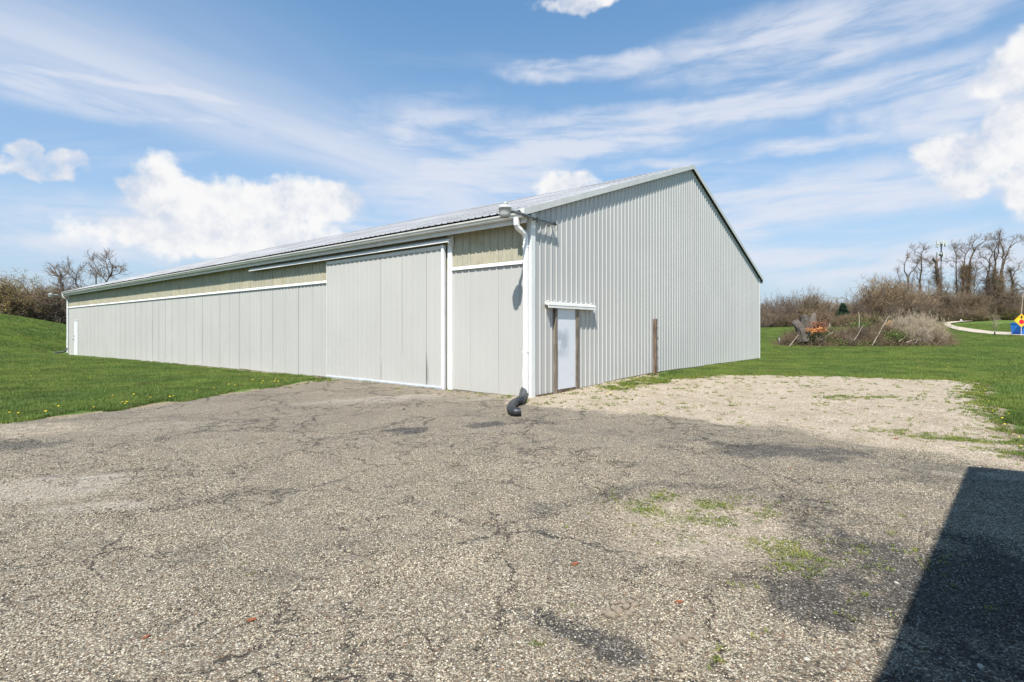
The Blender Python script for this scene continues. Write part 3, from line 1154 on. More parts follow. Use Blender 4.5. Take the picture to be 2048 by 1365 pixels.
# track cover that runs past the door
mb = MB()
mb.prism([(-.025, 3.965), (-.085, 3.955), (-.215, 3.865), (-.228, 3.795), (-.212, 3.790), (-.203, 3.850), (-.080, 3.935), (-.025, 3.94)], 'y', 2.47, 13.4)
tc = mb.build('door_track_cover', M['pale_trim'], barn)
mb = MB()
mb.box(-.145, -.125, DY1 + .1, 13.3, 3.80, 3.86)
mb.build('door_track', M['dark_metal'], tc)
mb = MB()
mb.prism([(-.025, 3.965), (-.085, 3.955), (-.215, 3.865), (-.228, 3.795), (-.17, 3.73), (-.025, 3.70)], 'y', 2.455, 2.47)
mb.build('end_cap', M['white_trim'], tc)

# --- far walk-in door
fd = MB()
fd.box(-.045, -.024, 39.78, 40.72, gl(0, 40), 2.12)
fdo = fd.build('walk_door', M['spout_white'], barn)
mb = MB()
for a, b in ((39.70, 39.78), (40.72, 40.80)):
    mb.box(-.060, -.020, a, b, gl(0, 40) - .1, 2.20)
mb.box(-.060, -.020, 39.78, 40.72, 2.12, 2.20)
mb.build('door_frame', M['pale_trim'], fdo)
mb = MB()
mb.lathe([(.012, 0), (.012, .05), (.035, .06), (.04, .08), (.02, .10)], 12)
k = mb.build('door_knob', M['dark_metal'], fdo)
k.rotation_euler = (0, R(-90), 0)
k.location = (-.045, 40.62, 0.80)
mb = MB()
mb.box(-.054, -.045, 40.58, 40.66, .98, 1.10)
mb.build('lock_plate', M['dark_metal'], fdo)

# --- gable wall
gw = MB()
gw.prism([(0.02, -.4), (BW - .02, -.4), (BW - .02, zroof(BW) - .16), (BW / 2, zroof(BW / 2) - .16), (.02, zroof(0) - .16)], 'y', 0.002, 0.028)
gab = gw.build('gable_wall', M['wall_core'], barn)
ng = int((BW - .1) / SEG) + 1
for i in range(ng):
    a, b = 0.05 + i * SEG, min(0.05 + (i + 1) * SEG, BW - .05)
    if b - a < .05:
        continue
    pts = profile(a + .003, b, rib_h=0.021, minor=False, first=0.12)
    if a < BW / 2 < b:
        pts = sorted(pts + [(BW / 2, 0.0)])
    lowz = rng.uniform(-.01, .01)
    sheet(pts, [lambda s, q=lowz: gl(s, -.03) + .035 + q, lambda s: 2.0 if s < 19 else 2.0, lambda s: zroof(s) - .10],
          lambda s, h, r: (s, -.004 - h, r)).build('wall_panel', M['gable_siding'], gab)
mb = MB()
z0 = gl(1, 0)
mb.box(.13, .855, -.040, -.002, z0 - .3, z0 + .05)
mb.build('skirt_board', M['brown_timber'], barn)
mb = MB()
mb.box(2.03, BW - .05, -.0035, .002, -.4, 0.35)
mb.build('skirt_board', M['skirt_timber'], barn)

# corner trims
for (xx, yy, sx, sy) in ((0, 0, 1, 1), (0, BL, 1, -1), (BW, 0, -1, 1), (BW, BL, -1, -1)):
    zb = gl(xx, yy)
    mb = MB()
    z1 = zroof(0) - .13
    mb.prism([(xx - sx * .034, yy - sy * .034), (xx + sx * .125, yy - sy * .034), (xx + sx * .125, yy - sy * .002), (xx - sx * .002, yy - sy * .002), (xx - sx * .002, yy + sy * .10), (xx - sx * .034, yy + sy * .10)],
             'z', zb - .1, z1)
    mb.build('corner_trim', M['white_trim'], barn)

# plain rear walls
mb = sheet(profile(0.05, BL - .05, minor=False), [lambda s: gl(BW, s) - .1, lambda s: 4.18], lambda s, h, r: (BW + .004 + h, s, r))
mb.build('rear_wall', M['front_siding'], barn)
pts = sorted(profile(0.05, BW - .05, minor=False) + [(BW / 2, 0.0)])
sheet(pts, [lambda s: gl(s, BL) - .2, lambda s: zroof(s) - .10], lambda s, h, r: (s, BL + .004 + h, r)).build('far_gable_wall', M['gable_siding'], barn)

# --- roof
OH = 0.38
YA, YB = -0.10, BL + 0.10
nr = int((YB - YA) / SEG) + 1
rb = MB()
rb.prism([(-OH + .03, zroof(0) - SLOPE * OH - .05), (BW / 2, zroof(BW / 2) - .05), (BW + OH - .03, zroof(0) - SLOPE * OH - .05), (BW + OH - .03, zroof(0) - SLOPE * OH - .13), (BW / 2, zroof(BW / 2) - .13), (-OH + .03, zroof(0) - SLOPE * OH - .13)],
         'y', YA + .04, YB - .04)
roof = rb.build('roof', M['dark_gap'], barn)
for i in range(nr):
    a, b = YA + i * SEG, min(YA + (i + 1) * SEG, YB)
    if b - a < .05:
        continue
    dz = rng.uniform(0, .004)
    x_end = -OH - rng.uniform(0, .025)
    pts = profile(a + .002, b, rib_h=0.022, minor=False, first=0.0)
    sheet(pts, [lambda s: x_end, lambda s: 2.5, lambda s: 5.2, lambda s: 7.8, lambda s: BW / 2],
          lambda s, h, r: (r, s, EAVE + SLOPE * r + h + dz)).build('roof_sheet', M['roof_metal'], roof)
sheet(profile(YA, YB, rib_h=.022, minor=False), [lambda s: BW + OH, lambda s: BW / 2 + .01], lambda s, h, r: (r, s, EAVE + SLOPE * (BW - r) + h)).build('rear_roof_slope', M['roof_metal'], roof)
mb = MB()
zt = zroof(BW / 2)
mb.prism([(BW / 2 - .18, zt - .03), (BW / 2 - .17, zt - .015), (BW / 2, zt + .047), (BW / 2 + .17, zt - .015), (BW / 2 + .18, zt - .03), (BW / 2, zt + .03)], 'y', YA - .01, YB + .01)
mb.build('ridge_cap', M['roof_metal'], roof)
# rake trims, in lengths with a visible lap
for (ye, sg) in ((YA, -1), (YB, 1)):
    for side in (0, 1):
        cuts = [-OH - .02, 3.35, 6.9, BW / 2]
        for a, b in zip(cuts[:-1], cuts[1:]):
            mb = MB()
            V = []
            for xx in (a + .004, b + (.0 if b > 9 else .03)):
                X = xx if side == 0 else BW - xx
                zz = EAVE + SLOPE * xx
                yo = ye + sg * .012
                lift = .006 if a > 0 else 0
                for dy, dz in ((0, .034 + lift), (0, -.125), (-sg * .014, -.128), (-sg * .014, -.122), (-sg * .003, -.118), (-sg * .16, .030 + lift)):
                    V.append((X, yo + dy + sg * lift * .4, zz + dz))
            mb.add(V, [(i, (i + 1) % 6, 6 + (i + 1) % 6, 6 + i) for i in range(6)] + [(5, 4, 3, 2, 1, 0), (6, 7, 8, 9, 10, 11)])
            mb.build('rake_trim', M['pale_trim'], barn)
# soffit, fascia and gutter
ZE = EAVE - SLOPE * OH
mb = MB()
mb.prism([(-.04, 4.15), (-OH + .08, 4.005), (-OH + .08, 4.02), (-.04, 4.165)], 'y', -.06, BL + .06)
mb.build('soffit', M['pale_trim'], barn)
nf = 11
for i in range(nf):
    a, b = -.08 + i * (BL + .16) / nf, -.08 + (i + 1) * (BL + .16) / nf
    mb = MB()
    mb.prism([(-OH + .11, ZE - .03), (-OH + .085, ZE - .03), (-OH + .085, 3.965), (-OH + .10, 3.955), (-OH + .11, 3.965)], 'y', a + .001, b - .002)
    mb.build('fascia', M['gutter_paint'], barn)
gt = None
nf = 8
for i in range(nf):
    a, b = -.06 + i * (BL + .12) / nf, -.06 + (i + 1) * (BL + .12) / nf
    x0 = -OH + .082
    jo = .004 * (i % 2)
    prof = [(x0, 4.19), (x0, 4.065), (x0 - .065, 4.06), (x0 - .088, 4.090), (x0 - .095, 4.125), (x0 - .118, 4.145), (x0 - .122, 4.178), (x0 - .108, 4.180), (x0 - .106, 4.168), (x0 - .112, 4.164), (x0 - .108, 4.150),
            (x0 - .088, 4.130), (x0 - .080, 4.095), (x0 - .060, 4.072), (x0 - .008, 4.075), (x0 - .008, 4.19)]
    mb = MB()
    mb.prism([(p - jo, q - jo) for p, q in prof], 'y', a, b - .001)
    o = mb.build('gutter' if gt is None else 'gutter_length', M['gutter_paint'], barn if gt is None else gt)
    gt = gt or o
# rear gutter
mb = MB()
mb.box(BW + OH - .02, BW + OH + .10, -.06, BL + .06, 4.02, 4.16)
mb.build('rear_gutter', M['gutter_paint'], barn)


def rect_tube(mb, pts, w, d, side):
    """rectangular pipe along a path in the plane spanned by -x and z; `side` is the y of its centre"""
    P = np.array(pts, float)
    T = np.gradient(P, axis=0)
    T /= np.linalg.norm(T, axis=1)[:, None]
    V = []
    for (x, y, z), t in zip(P, T):
        ydir = np.array((0, 1.0, 0)) - t * t[1]
        ydir /= np.linalg.norm(ydir)
        nrm = np.cross(t, ydir)
        for sy, sn in ((-1, -.6), (-.75, -1), (.75, -1), (1, -.6), (1, .6), (.75, 1), (-.75, 1), (-1, .6)):
            V.append(np.array((x, y, z)) + ydir * sy * w / 2 + nrm * sn * d / 2)
    k = 8
    F = [(i * k + j, i * k + (j + 1) % k, (i + 1) * k + (j + 1) % k, (i + 1) * k + j) for i in range(len(P) - 1) for j in range(k)]
    F += [tuple(range(k - 1, -1, -1)), tuple((len(P) - 1) * k + j for j in range(k))]
    mb.add(V, F)


for (yc, y_out) in ((0.085, 0.14), (BL - .085, BL - .10)):
    zb = gl(0, yc)
    mb = MB()
    rect_tube(mb, [(-.088, yc, 3.62), (-.088, yc, 2.0), (-.086, yc, 1.0), (-.092, yc, .70)], .115, .080, yc)
    ds = mb.build('downspout', M['spout_white'], barn)
    mb = MB()
    arc = [(-.355, y_out, 4.08), (-.357, y_out, 4.00), (-.350, y_out, 3.93), (-.315, y_out, 3.87), (-.25, y_out * .6 + yc * .4, 3.825), (-.20, (y_out + yc) / 2, 3.80), (-.15, yc, 3.765), (-.115, yc, 3.72), (-.095, yc, 3.66), (-.088, yc, 3.60)]
    rect_tube(mb, arc, .122, .092, yc)
    mb.build('elbow', M['spout_white'], ds)
    mb = MB()
    rect_tube(mb, [(-.092, yc, .71), (-.097, yc, .52), (-.090, yc, .36), (-.094, yc, zb + .13)], .124, .090, yc)
    mb.build('lower_sleeve', M['spout_white'], ds)
    for zz in (3.45, 1.05):
        mb = MB()
        mb.box(-.131, -.045, yc - .062, yc + .062, zz, zz + .03)
        mb.build('strap', M['spout_white'], ds)

# --- gable door with its posts and hood
zg = gl(1.4, -.05)
mb = MB()
mb.box(.955, 1.79, -.075, -.030, zg + .10, 2.10)
gd = mb.build('gable_door', M['door_white'], barn)
mb = MB()
mb.box(.955, 1.79, -.082, -.028, zg - .05, zg + .09)
mb.build('door_sill', M['brown_timber'], barn)
for a, b, mt in ((.885, .95, 'grey_timber'), (1.795, 1.94, 'grey_timber')):
    mb = MB()
    nseg = 6
    V = []
    for i in range(nseg + 1):
        t = i / nseg
        j = lambda s=.005: rng.uniform(-s, s)
        z = zg - .25 + t * (2.10 - zg + .25)
        for x, y in ((a, -.095), (b, -.095), (b, -.026), (a, -.026)):
            V.append((x + j(), y + j(), z))
    F = [(i * 4 + k, i * 4 + (k + 1) % 4, i * 4 + 4 + (k + 1) % 4, i * 4 + 4 + k) for i in range(nseg) for k in range(4)] + [(3, 2, 1, 0), tuple(nseg * 4 + k for k in range(4))]
    mb.add(V, F)
    mb.build('door_post', M[mt], barn)
mb = MB()
mb.prism([(-.026, 2.235), (-.05, 2.23), (-.128, 2.205), (-.150, 2.150), (-.142, 2.140), (-.152, 2.085), (-.135, 2.080), (-.125, 2.14), (-.026, 2.17)], 'x', .50, 2.72)
hood = mb.build('door_hood', M['pale_trim'], barn)
mb = MB()
for i in range(9):
    c = .60 + i * .25
    mb.prism([(c - .02, 2.245), (c - .008, 2.262), (c + .008, 2.262), (c + .02, 2.245)], 'y', -.10, -.028)
mb.build('hood_ribs', M['gable_siding'], hood)
# patched sheet low on the gable
mb = MB()
sheet(profile(4.05, 4.75, rib_h=.021, minor=False, first=.12), [lambda s: gl(s, -.03) + .06, lambda s: .52], lambda s, h, r: (s, -.0075 - h, r), mb)
mb.build('patch_sheet', M['gable_siding'], barn)

# --- things fixed to the barn but liftable
wp = empty('wooden_post', (*bw(6.71, -.078), gl(6.71, -.078)), BROT)
tag(wp, 'short brown weathered timber post with metal hooks against the gable wall', 'post')
mb = MB()
V = []
H = 1.80
ns = 9
for i in range(ns + 1):
    t = i / ns
    wob = .012 * math.sin(t * 7)
    for x, y in ((-.062, -.045), (.055, -.045), (.055, .045), (-.062, .045)):
        V.append((x * (1 - .12 * (t > .55)) + wob + rng.uniform(-.006, .006), y + rng.uniform(-.006, .006), -.15 + t * (H + .15)))
mb.add(V, [(i * 4 + k, i * 4 + (k + 1) % 4, i * 4 + 4 + (k + 1) % 4, i * 4 + 4 + k) for i in range(ns) for k in range(4)] + [(3, 2, 1, 0), tuple(ns * 4 + k for k in range(4))])
mb.build('post_timber', M['brown_timber'], wp)
for zz in (.12, .52, 1.13, 1.50):
    mb = MB()
    up = .06 if zz in (.12, 1.13) else .02
    mb.tube([(.03, -.02, zz), (.12, -.02, zz), (.17, -.02, zz), (.175, -.02, zz + up)], .015, 6)
    mb.build('hook', M['dark_metal'], wp)


def barn_light(loc, label, rz):
    """yard light: bucket head on a pipe clamped to the wall; the head sits at local -x"""
    e = empty('barn_light', loc, rz)
    tag(e, label, 'light', 'barn lights')
    mb = MB()
    mb.tube([(1.92, 0, -.015), (.75, 0, .0), (.11, 0, .01)], .028, 10)
    mb.build('pipe', M['galvanised'], e)
    mb = MB()
    mb.tube([(.78, 0, 0), (.16, 0, .012)], .036, 10)
    mb.build('pipe_sleeve', M['galvanised'], e)
    for x in (1.12, 1.84):
        mb = MB()
        mb.box(x - .022, x + .022, -.035, .075, -.030, .026)
        mb.tube([(x, -.02, -.10), (x, -.02, .085)], .010, 6)
        mb.build('clamp', M['dark_metal'], e)
    mb = MB()
    mb.lathe([(.04, .10), (.118, .085), (.132, .05), (.140, .045), (.138, .02), (.130, .018), (.124, -.09), (.106, -.16), (.098, -.165), (.098, -.15), (.04, -.06)], 24)
    mb.build('lamp_head', M['lamp_shell'], e)
    mb = MB()
    mb.lathe([(.045, .09), (.045, .145), (.040, .16), (.012, .165)], 14, (.02, 0, 0))
    mb.build('photocell', M['lamp_shell'], e)
    mb = MB()
    mb.tube([(1.92, 0, -.01), (1.98, .0, -.04), (2.02, .03, -.10), (2.03, .07, -.13)], .006, 5)
    mb.build('cable', M['dark_metal'], e)
    return e


barn_light((*bw(-1.07, -.115), 4.10), 'pale bucket yard light on a grey pipe at the near barn corner', BROT)
barn_light((*bw(-1.0, BL + .115), 4.02), 'small pale yard light sticking out past the far end of the barn', BROT)


def drain_hose(name, pts, label, r=.062):
    mb = MB()
    P = []
    pts = np.array(pts, float)
    # smooth path and corrugate it
    n = 90
    t = np.linspace(0, len(pts) - 1, n)
    for q in t:
        i = min(int(q), len(pts) - 2)
        f = q - i
        p0, p1, p2, p3 = pts[max(i - 1, 0)], pts[i], pts[i + 1], pts[min(i + 2, len(pts) - 1)]
        P.append(.5 * ((2 * p1) + (-p0 + p2) * f + (2 * p0 - 5 * p1 + 4 * p2 - p3) * f * f + (-p0 + 3 * p1 - 3 * p2 + p3) * f ** 3))
    rad = [r * (1.0 + (.07 if i % 3 == 0 else -.03)) for i in range(n)]
    # open mouth: turn the pipe wall back inside
    P2 = P + [P[-1], P[-4], P[-9]]
    mb.tube(P, rad, 14, caps=False)
    inn = np.array(P[::-1][:12])
    mb.tube(inn, r * .86, 14, caps=False)
    ring = MB()
    o = mb.build(name, M['black_plastic'])
    tag(o, label, 'drain hose', 'drain hoses')
    return o


def wpt(x, y, z):
    return (*bw(x, y), z)


z0 = gl(-.5, .1)
e1 = gp(1037, 822)
e0 = gp(1010, 815)
hp = [(1043, 799, .13), (1031, 805, .10), (1023, 813, .095), (1023, 820, .095), (1030, 824.5, .095), (1040, 824.5, .095)]
drain_hose('drain_hose', [wpt(-.092, .085, z0 + .22), wpt(-.13, .11, z0 + .17)] + [(*gp(a_, b_, c_), c_) for a_, b_, c_ in hp],
           'short black corrugated drain hose at the foot of the near corner downspout', .080)
zf = gl(-.5, BL)
drain_hose('drain_hose', [wpt(-.092, BL - .085, zf + .42), wpt(-.12, BL - .085, zf + .28), wpt(-.30, BL - .02, zf + .13), wpt(-.58, BL + .10, zf + .09), wpt(-.85, BL + .2, zf + .085)],
           'black drain hose curving into the grass at the far barn corner')


# ------------------------------------------------------------------ the outbuilding whose shadow lies on the yard
def outbuilding():
    ang = R(45.3)
    cx, cy = 4.70, 3.36                       # eave corner in plan
    e = empty('metal_shed', (cx, cy, 0), ang)
    tag(e, 'pale metal shed just right of the camera, shading the asphalt', 'shed')
    L_, W_, H_, o_ = 9.0, 7.0, 3.9, .30       # runs to local -x, depth to local -y
    mb = MB()
    mb.prism([(-o_, -.3), (-o_, H_), (-W_ / 2, H_ + 1.15), (-W_ + o_, H_), (-W_ + o_, -.3)], 'x', -L_, -o_)
    w_ = mb.build('wall', M['front_siding'], e)
    mb = MB()
    mb.prism([(0, H_ - .02), (-W_ / 2, H_ + 1.25), (-W_, H_ - .02), (-W_, H_ + .08), (-W_ / 2, H_ + 1.35), (0, H_ + .08)], 'x', -L_ - .2, 0)
    mb.build('roof', M['roof_metal'], e)
    for i in range(9):
        mb = MB()
        pts = profile(-L_ + i * SEG + .01, min(-L_ + (i + 1) * SEG, -o_ - .02), minor=False)
        sheet(pts, [lambda s: 0.0, lambda s: H_ - .05], lambda s, h, r: (s, -o_ + .004 + h, r), mb)
        mb.build('wall_panel', M['front_siding'], w_)
    mb = MB()
    mb.box(-L_ - .2, -.02, .0, .10, H_ - .04, H_ + .07)
    mb.build('gutter', M['gutter_paint'], e)
    mb = MB()
    mb.box(-4.4, -3.5, -o_ + .03, -o_ + .06, .02, 2.1)
    d_ = mb.build('door', M['door_white'], e)
    mb = MB()
    mb.box(-4.5, -4.4, -o_ + .03, -o_ + .075, .0, 2.2)
    mb.box(-3.5, -3.4, -o_ + .03, -o_ + .075, .0, 2.2)
    mb.box(-4.4, -3.5, -o_ + .03, -o_ + .075, 2.1, 2.2)
    mb.build('door_frame', M['white_trim'], d_)


outbuilding()


# ------------------------------------------------------------------ branches
def unit(a):
    return a / (np.linalg.norm(a, axis=-1, keepdims=True) + 1e-9)


class Strands:
    """thin tapered tubes gathered into one mesh of quads"""
    def __init__(self, seed):
        self.rg = np.random.default_rng(seed)
        self.V, self.F, self.T, self.n = [], [], [], 0

    def tubes(self, pts, rad, k=3, tint=None):
        n, m, _ = pts.shape
        T = unit(np.gradient(pts, axis=1))
        U = unit(np.cross(T, np.array([0.31, 0.83, 0.47])))
        W = np.cross(T, U)
        a = np.arange(k) * 2 * math.pi / k
        V = pts[:, :, None, :] + rad[:, :, None, None] * (np.cos(a)[None, None, :, None] * U[:, :, None, :] + np.sin(a)[None, None, :, None] * W[:, :, None, :])
        base = (np.arange(n) * m * k)[:, None, None] + (np.arange(m - 1) * k)[None, :, None]
        j = np.arange(k)[None, None, :]
        j2 = (j + 1) % k
        F = np.stack([base + j, base + j2, base + k + j2, base + k + j], -1).reshape(-1, 4) + self.n
        self.V.append(V.reshape(-1, 3))
        self.F.append(F)
        tt = self.rg.uniform(0, 1, n) if tint is None else np.broadcast_to(np.asarray(tint, float), (n,))
        self.T.append(np.repeat(tt, m * k))
        self.n += n * m * k

    def quads(self, C, A, B, tint=None):
        """flat leaves: centre, half length vector, half width vector"""
        n = len(C)
        V = np.stack([C - A, C + B, C + A, C - B], 1)
        F = np.arange(n * 4).reshape(n, 4) + self.n
        self.V.append(V.reshape(-1, 3))
        self.F.append(F)
        tt = self.rg.uniform(0, 1, n) if tint is None else tint
        self.T.append(np.repeat(tt, 4))
        self.n += n * 4

    def grow(self, P, D, L, R0, m=4, jit=.25, trop=.1, taper=.25, k=3, tint=None, emit=True):
        n = len(P)
        pts = np.empty((n, m + 1, 3))
        dirs = np.empty((n, m + 1, 3))
        pts[:, 0] = P
        d = unit(D)
        dirs[:, 0] = d
        for i in range(m):
            d = unit(d + self.rg.normal(0, jit, (n, 3)) + np.array([0, 0, trop]))
            pts[:, i + 1] = pts[:, i] + d * (L / m)[:, None]
            dirs[:, i + 1] = d
        rad = R0[:, None] * np.linspace(1, taper, m + 1)[None, :]
        if emit:
            self.tubes(pts, rad, k, tint)
        return pts, dirs, rad

    def spawn(self, pts, dirs, rad, c, t0=.25, angle=.75, spread=.25):
        n, m, _ = pts.shape
        par = np.repeat(np.arange(n), c)
        t = self.rg.uniform(t0, 1, len(par)) * (m - 1)
        i = np.minimum(t.astype(int), m - 2)
        f = (t - i)[:, None]
        P = pts[par, i] * (1 - f) + pts[par, i + 1] * f
        d = dirs[par, i]
        rnd = unit(self.rg.normal(0, 1, (len(par), 3)))
        perp = unit(rnd - d * (rnd * d).sum(1, keepdims=True))
        a = self.rg.normal(angle, spread, len(par))[:, None]
        D = d * np.cos(a) + perp * np.sin(a)
        r = rad[par, i] * (1 - f[:, 0]) + rad[par, i + 1] * f[:, 0]
        return P, D, r, t / (m - 1)

    def mesh(self, name, mat):
        return fast_mesh(name, np.concatenate(self.V), np.concatenate(self.F), 4, mat, False, {'tint': np.concatenate(self.T)})


def resample(P, step):
    P = np.array(P, float)
    out = []
    for i in range(len(P) - 1):
        n = max(1, int(np.linalg.norm(P[i + 1] - P[i]) / step))
        for j in range(n):
            f = j / n
            p0, p1, p2, p3 = P[max(i - 1, 0)], P[i], P[i + 1], P[min(i + 2, len(P) - 1)]
            out.append(.5 * ((2 * p1) + (-p0 + p2) * f + (2 * p0 - 5 * p1 + 4 * p2 - p3) * f * f + (-p0 + 3 * p1 - 3 * p2 + p3) * f ** 3))
    out.append(P[-1])
    return np.array(out)


def limb_tree(name, depth, limbs, label, seed, twig=1.0, vine=0.0, vine_top=.5, group=None, fine=.017, trunk_mat='dark_bark', twig_mat='twig_bark', up=.05):
    """bare tree: limbs as pixel paths at a depth, each leaning through space, and twigs grown on them.
    limbs: (path, r0, r1) in metres"""
    rg = np.random.default_rng(seed)
    bx, by, bz = along(limbs[0][0][0][0], depth)
    e = empty(name, (bx, by, bz - .1))
    tag(e, label, 'tree', group)
    off = np.array((bx, by, bz - .1))
    tr = Strands(seed)
    cr = Strands(seed + 1)
    vn = Strands(seed + 2)
    joints = []
    for li, (path, r0, r1) in enumerate(limbs):
        n = len(path)
        lean = rg.uniform(-2.2, 2.2) if li else 0.0
        # a limb that starts on an older one starts at its depth
        start = 0.0
        if li:
            q = min(joints, key=lambda j: math.hypot(j[0] - path[0][0], j[1] - path[0][1]))
            if math.hypot(q[0] - path[0][0], q[1] - path[0][1]) < 14:
                start = q[2]
        P = []
        for i, (px, py) in enumerate(path):
            dd = depth + start + lean * (i / max(1, n - 1))
            P.append(((px - 1024) / FPX * dd, dd, CAMH + (HY - py) / FPX * dd))
            joints.append((px, py, start + lean * (i / max(1, n - 1))))
        if li == 0:
            P[0] = (P[0][0], P[0][1], bz - .15)
        Q = resample(P, .45)
        wob = rg.normal(0, .05, Q.shape)
        wob[0] = 0
        Q = Q + wob - off
        t = np.linspace(0, 1, len(Q))
        rad = r0 + (r1 - r0) * t ** .8
        tr.tubes(Q[None], rad[None], 7, [.3])
        Lm = np.linalg.norm(np.diff(Q, axis=0), axis=1).sum()
        d = unit(np.gradient(Q, axis=0))[None]
        c1 = max(2, int(Lm * 1.35 * twig))
        Pp, D, r, tt = cr.spawn(Q[None], d, rad[None], c1, .38 if li == 0 else .2, .95, .25)
        Ls = (0.5 + 1.5 * rg.random(len(Pp))) * (1.15 - .4 * tt)
        a, b, c = cr.grow(Pp, D, Ls, np.clip(r * .32, .014, .04), 5, .28, up + .06, .4)
        Pp, D, r, tt = cr.spawn(a, b, c, 5, .25, .8)
        a, b, c = cr.grow(Pp, D, .35 + .8 * rg.random(len(Pp)), np.clip(r * .6, fine * .6, .02), 4, .3, up, .5)
        Pp, D, r, tt = cr.spawn(a, b, c, 4, .3, .7)
        cr.grow(Pp, D, .2 + .4 * rg.random(len(Pp)), np.full(len(Pp), fine * .55), 2, .3, up, .6)
        # end spray
        Pp = np.repeat(Q[-1][None], 8, 0)
        D = np.repeat(d[0][-1:], 8, 0) + rg.normal(0, .6, (8, 3))
        a, b, c = cr.grow(Pp, D, .8 + 1.0 * rg.random(8), np.full(8, max(.02, r1 * .7)), 4, .25, .1, .4)
        Pp, D, r, tt = cr.spawn(a, b, c, 7, .2, .7)
        cr.grow(Pp, D, .3 + .6 * rg.random(len(Pp)), np.full(len(Pp), fine), 3, .3, up, .5)
        if vine and (li == 0 or (li == 1 and Lm > 7)):
            k = int(42 * vine * Lm)
            s = rg.uniform(0, vine_top, k) ** .8 * (len(Q) - 1)
            i = s.astype(int)
            base = Q[i] + rg.normal(0, 1, (k, 3)) * rad[i][:, None] * np.array([.9, .9, .3])
            D = rg.normal(0, 1, (k, 3)) * np.array([1, 1, .6]) + np.array([0, 0, .5])
            a, b, c = vn.grow(base, D, .4 + .9 * rg.random(k), np.full(k, .022), 4, .4, -.05, .5)
            Pp, D, r, tt = vn.spawn(a, b, c, 3, .2, .9)
            vn.grow(Pp, D, .2 + .5 * rg.random(len(Pp)), np.full(len(Pp), .014), 2, .4, -.1, .6)
    link('trunk', tr.mesh('trunk', M[trunk_mat]), e)
    link('crown', cr.mesh('crown', M[twig_mat]), e)
    if vine:
        link('vine', vn.mesh('vine', M['twig_brown']), e)
    return e


def cr1(cx, cy):
    return (1780 + cx / 7.183, 450 + cy / 7.183)


def paths(*pl):
    return [([cr1(*p) for p in path], r0, r1) for path, r0, r1 in pl]


GT = 'bare trees along the field edge'
limb_tree('bare_tree', 100, paths(([(375, 1290), (360, 1040), (330, 985), (262, 925), (255, 790), (205, 640), (215, 560), (240, 500)], .34, .06), ([(258, 775), (300, 690), (380, 625), (400, 560)], .13, .04), ([(330, 985), (190, 870), (135, 790), (112, 700)], .12, .04)),
          'forked bare tree left of the phone mast, leaning out to the left', 11, group=GT)
limb_tree('bare_tree', 101, paths(([(405, 1290), (420, 1000), (432, 780), (455, 610), (455, 500), (450, 420), (475, 360)], .33, .06), ([(428, 830), (395, 770), (390, 700)], .10, .04), ([(445, 660), (390, 610), (385, 560)], .08, .03), ([(455, 500), (520, 480), (560, 520)], .06, .03), ([(452, 430), (400, 395), (350, 375)], .06, .03)),
          'tall single-stemmed bare tree just left of the phone mast', 12, group=GT)
limb_tree('bare_tree', 98, paths(([(725, 1320), (715, 1050), (705, 880), (680, 740), (665, 610), (672, 550)], .62, .24), ([(745, 1130), (780, 1010), (830, 930)], .22, .06), ([(668, 570), (620, 530), (555, 512)], .09, .03), ([(668, 620), (640, 560), (600, 560)], .07, .03)),
          'thick broken-topped tree wrapped in vines in front of the phone mast', 13, vine=1.0, vine_top=.97, twig=.7, group=GT)
limb_tree('bare_tree', 103, paths(([(965, 1300), (960, 1000), (955, 820), (950, 610), (950, 430), (922, 372), (930, 335)], .24, .05), ([(950, 545), (910, 520), (868, 515)], .07, .03), ([(940, 400), (970, 350), (1000, 345)], .06, .03)),
          'slender bare tree just right of the phone mast', 14, vine=.35, group=GT)
limb_tree('bare_tree', 99, paths(([(1105, 1335), (1110, 1080), (1122, 820), (1140, 610), (1160, 480), (1212, 368), (1270, 295), (1365, 225)], .48, .06), ([(1048, 1200), (1045, 900), (1047, 700), (1066, 520), (1092, 415), (1132, 345), (1142, 290)], .30, .05), ([(1210, 372), (1182, 285), (1215, 230)], .10, .03), ([(1090, 420), (1040, 370), (970, 345)], .09, .03), ([(1060, 545), (1020, 500)], .08, .03), ([(1145, 590), (1190, 620), (1230, 680)], .10, .04), ([(1212, 368), (1280, 350)], .06, .03)),
          'broad bare tree with vine-covered trunk and a long limb reaching right', 15, vine=1.0, vine_top=.62, group=GT)
limb_tree('bare_tree', 102, paths(([(1415, 1320), (1420, 1000), (1412, 680), (1440, 490), (1470, 400), (1430, 345)], .36, .06), ([(1410, 680), (1380, 620), (1330, 570)], .09, .03), ([(1425, 545), (1390, 500), (1325, 460)], .08, .03), ([(1390, 1000), (1388, 800), (1405, 680)], .2, .08)),
          'leaning bare tree with two low left branches, left of the tallest tree', 16, vine=.7, vine_top=.5, group=GT)
limb_tree('bare_tree', 97, paths(([(1565, 1330), (1575, 1100), (1590, 850), (1600, 660), (1622, 540), (1620, 350), (1572, 260), (1562, 165)], .55, .06), ([(1560, 1200), (1520, 950), (1500, 750), (1512, 520), (1492, 400), (1540, 290), (1525, 225)], .40, .05), ([(1602, 650), (1642, 520), (1720, 330), (1765, 215)], .22, .04), ([(1720, 332), (1800, 262), (1905, 222)], .12, .03), ([(1560, 400), (1555, 300), (1570, 250)], .10, .04), ([(1512, 520), (1550, 430), (1562, 330)], .12, .05), ([(1492, 400), (1460, 370)], .06, .03)),
          'tallest bare tree, many upright limbs, above the yellow diamond sign', 17, vine=1.0, vine_top=.48, group=GT)
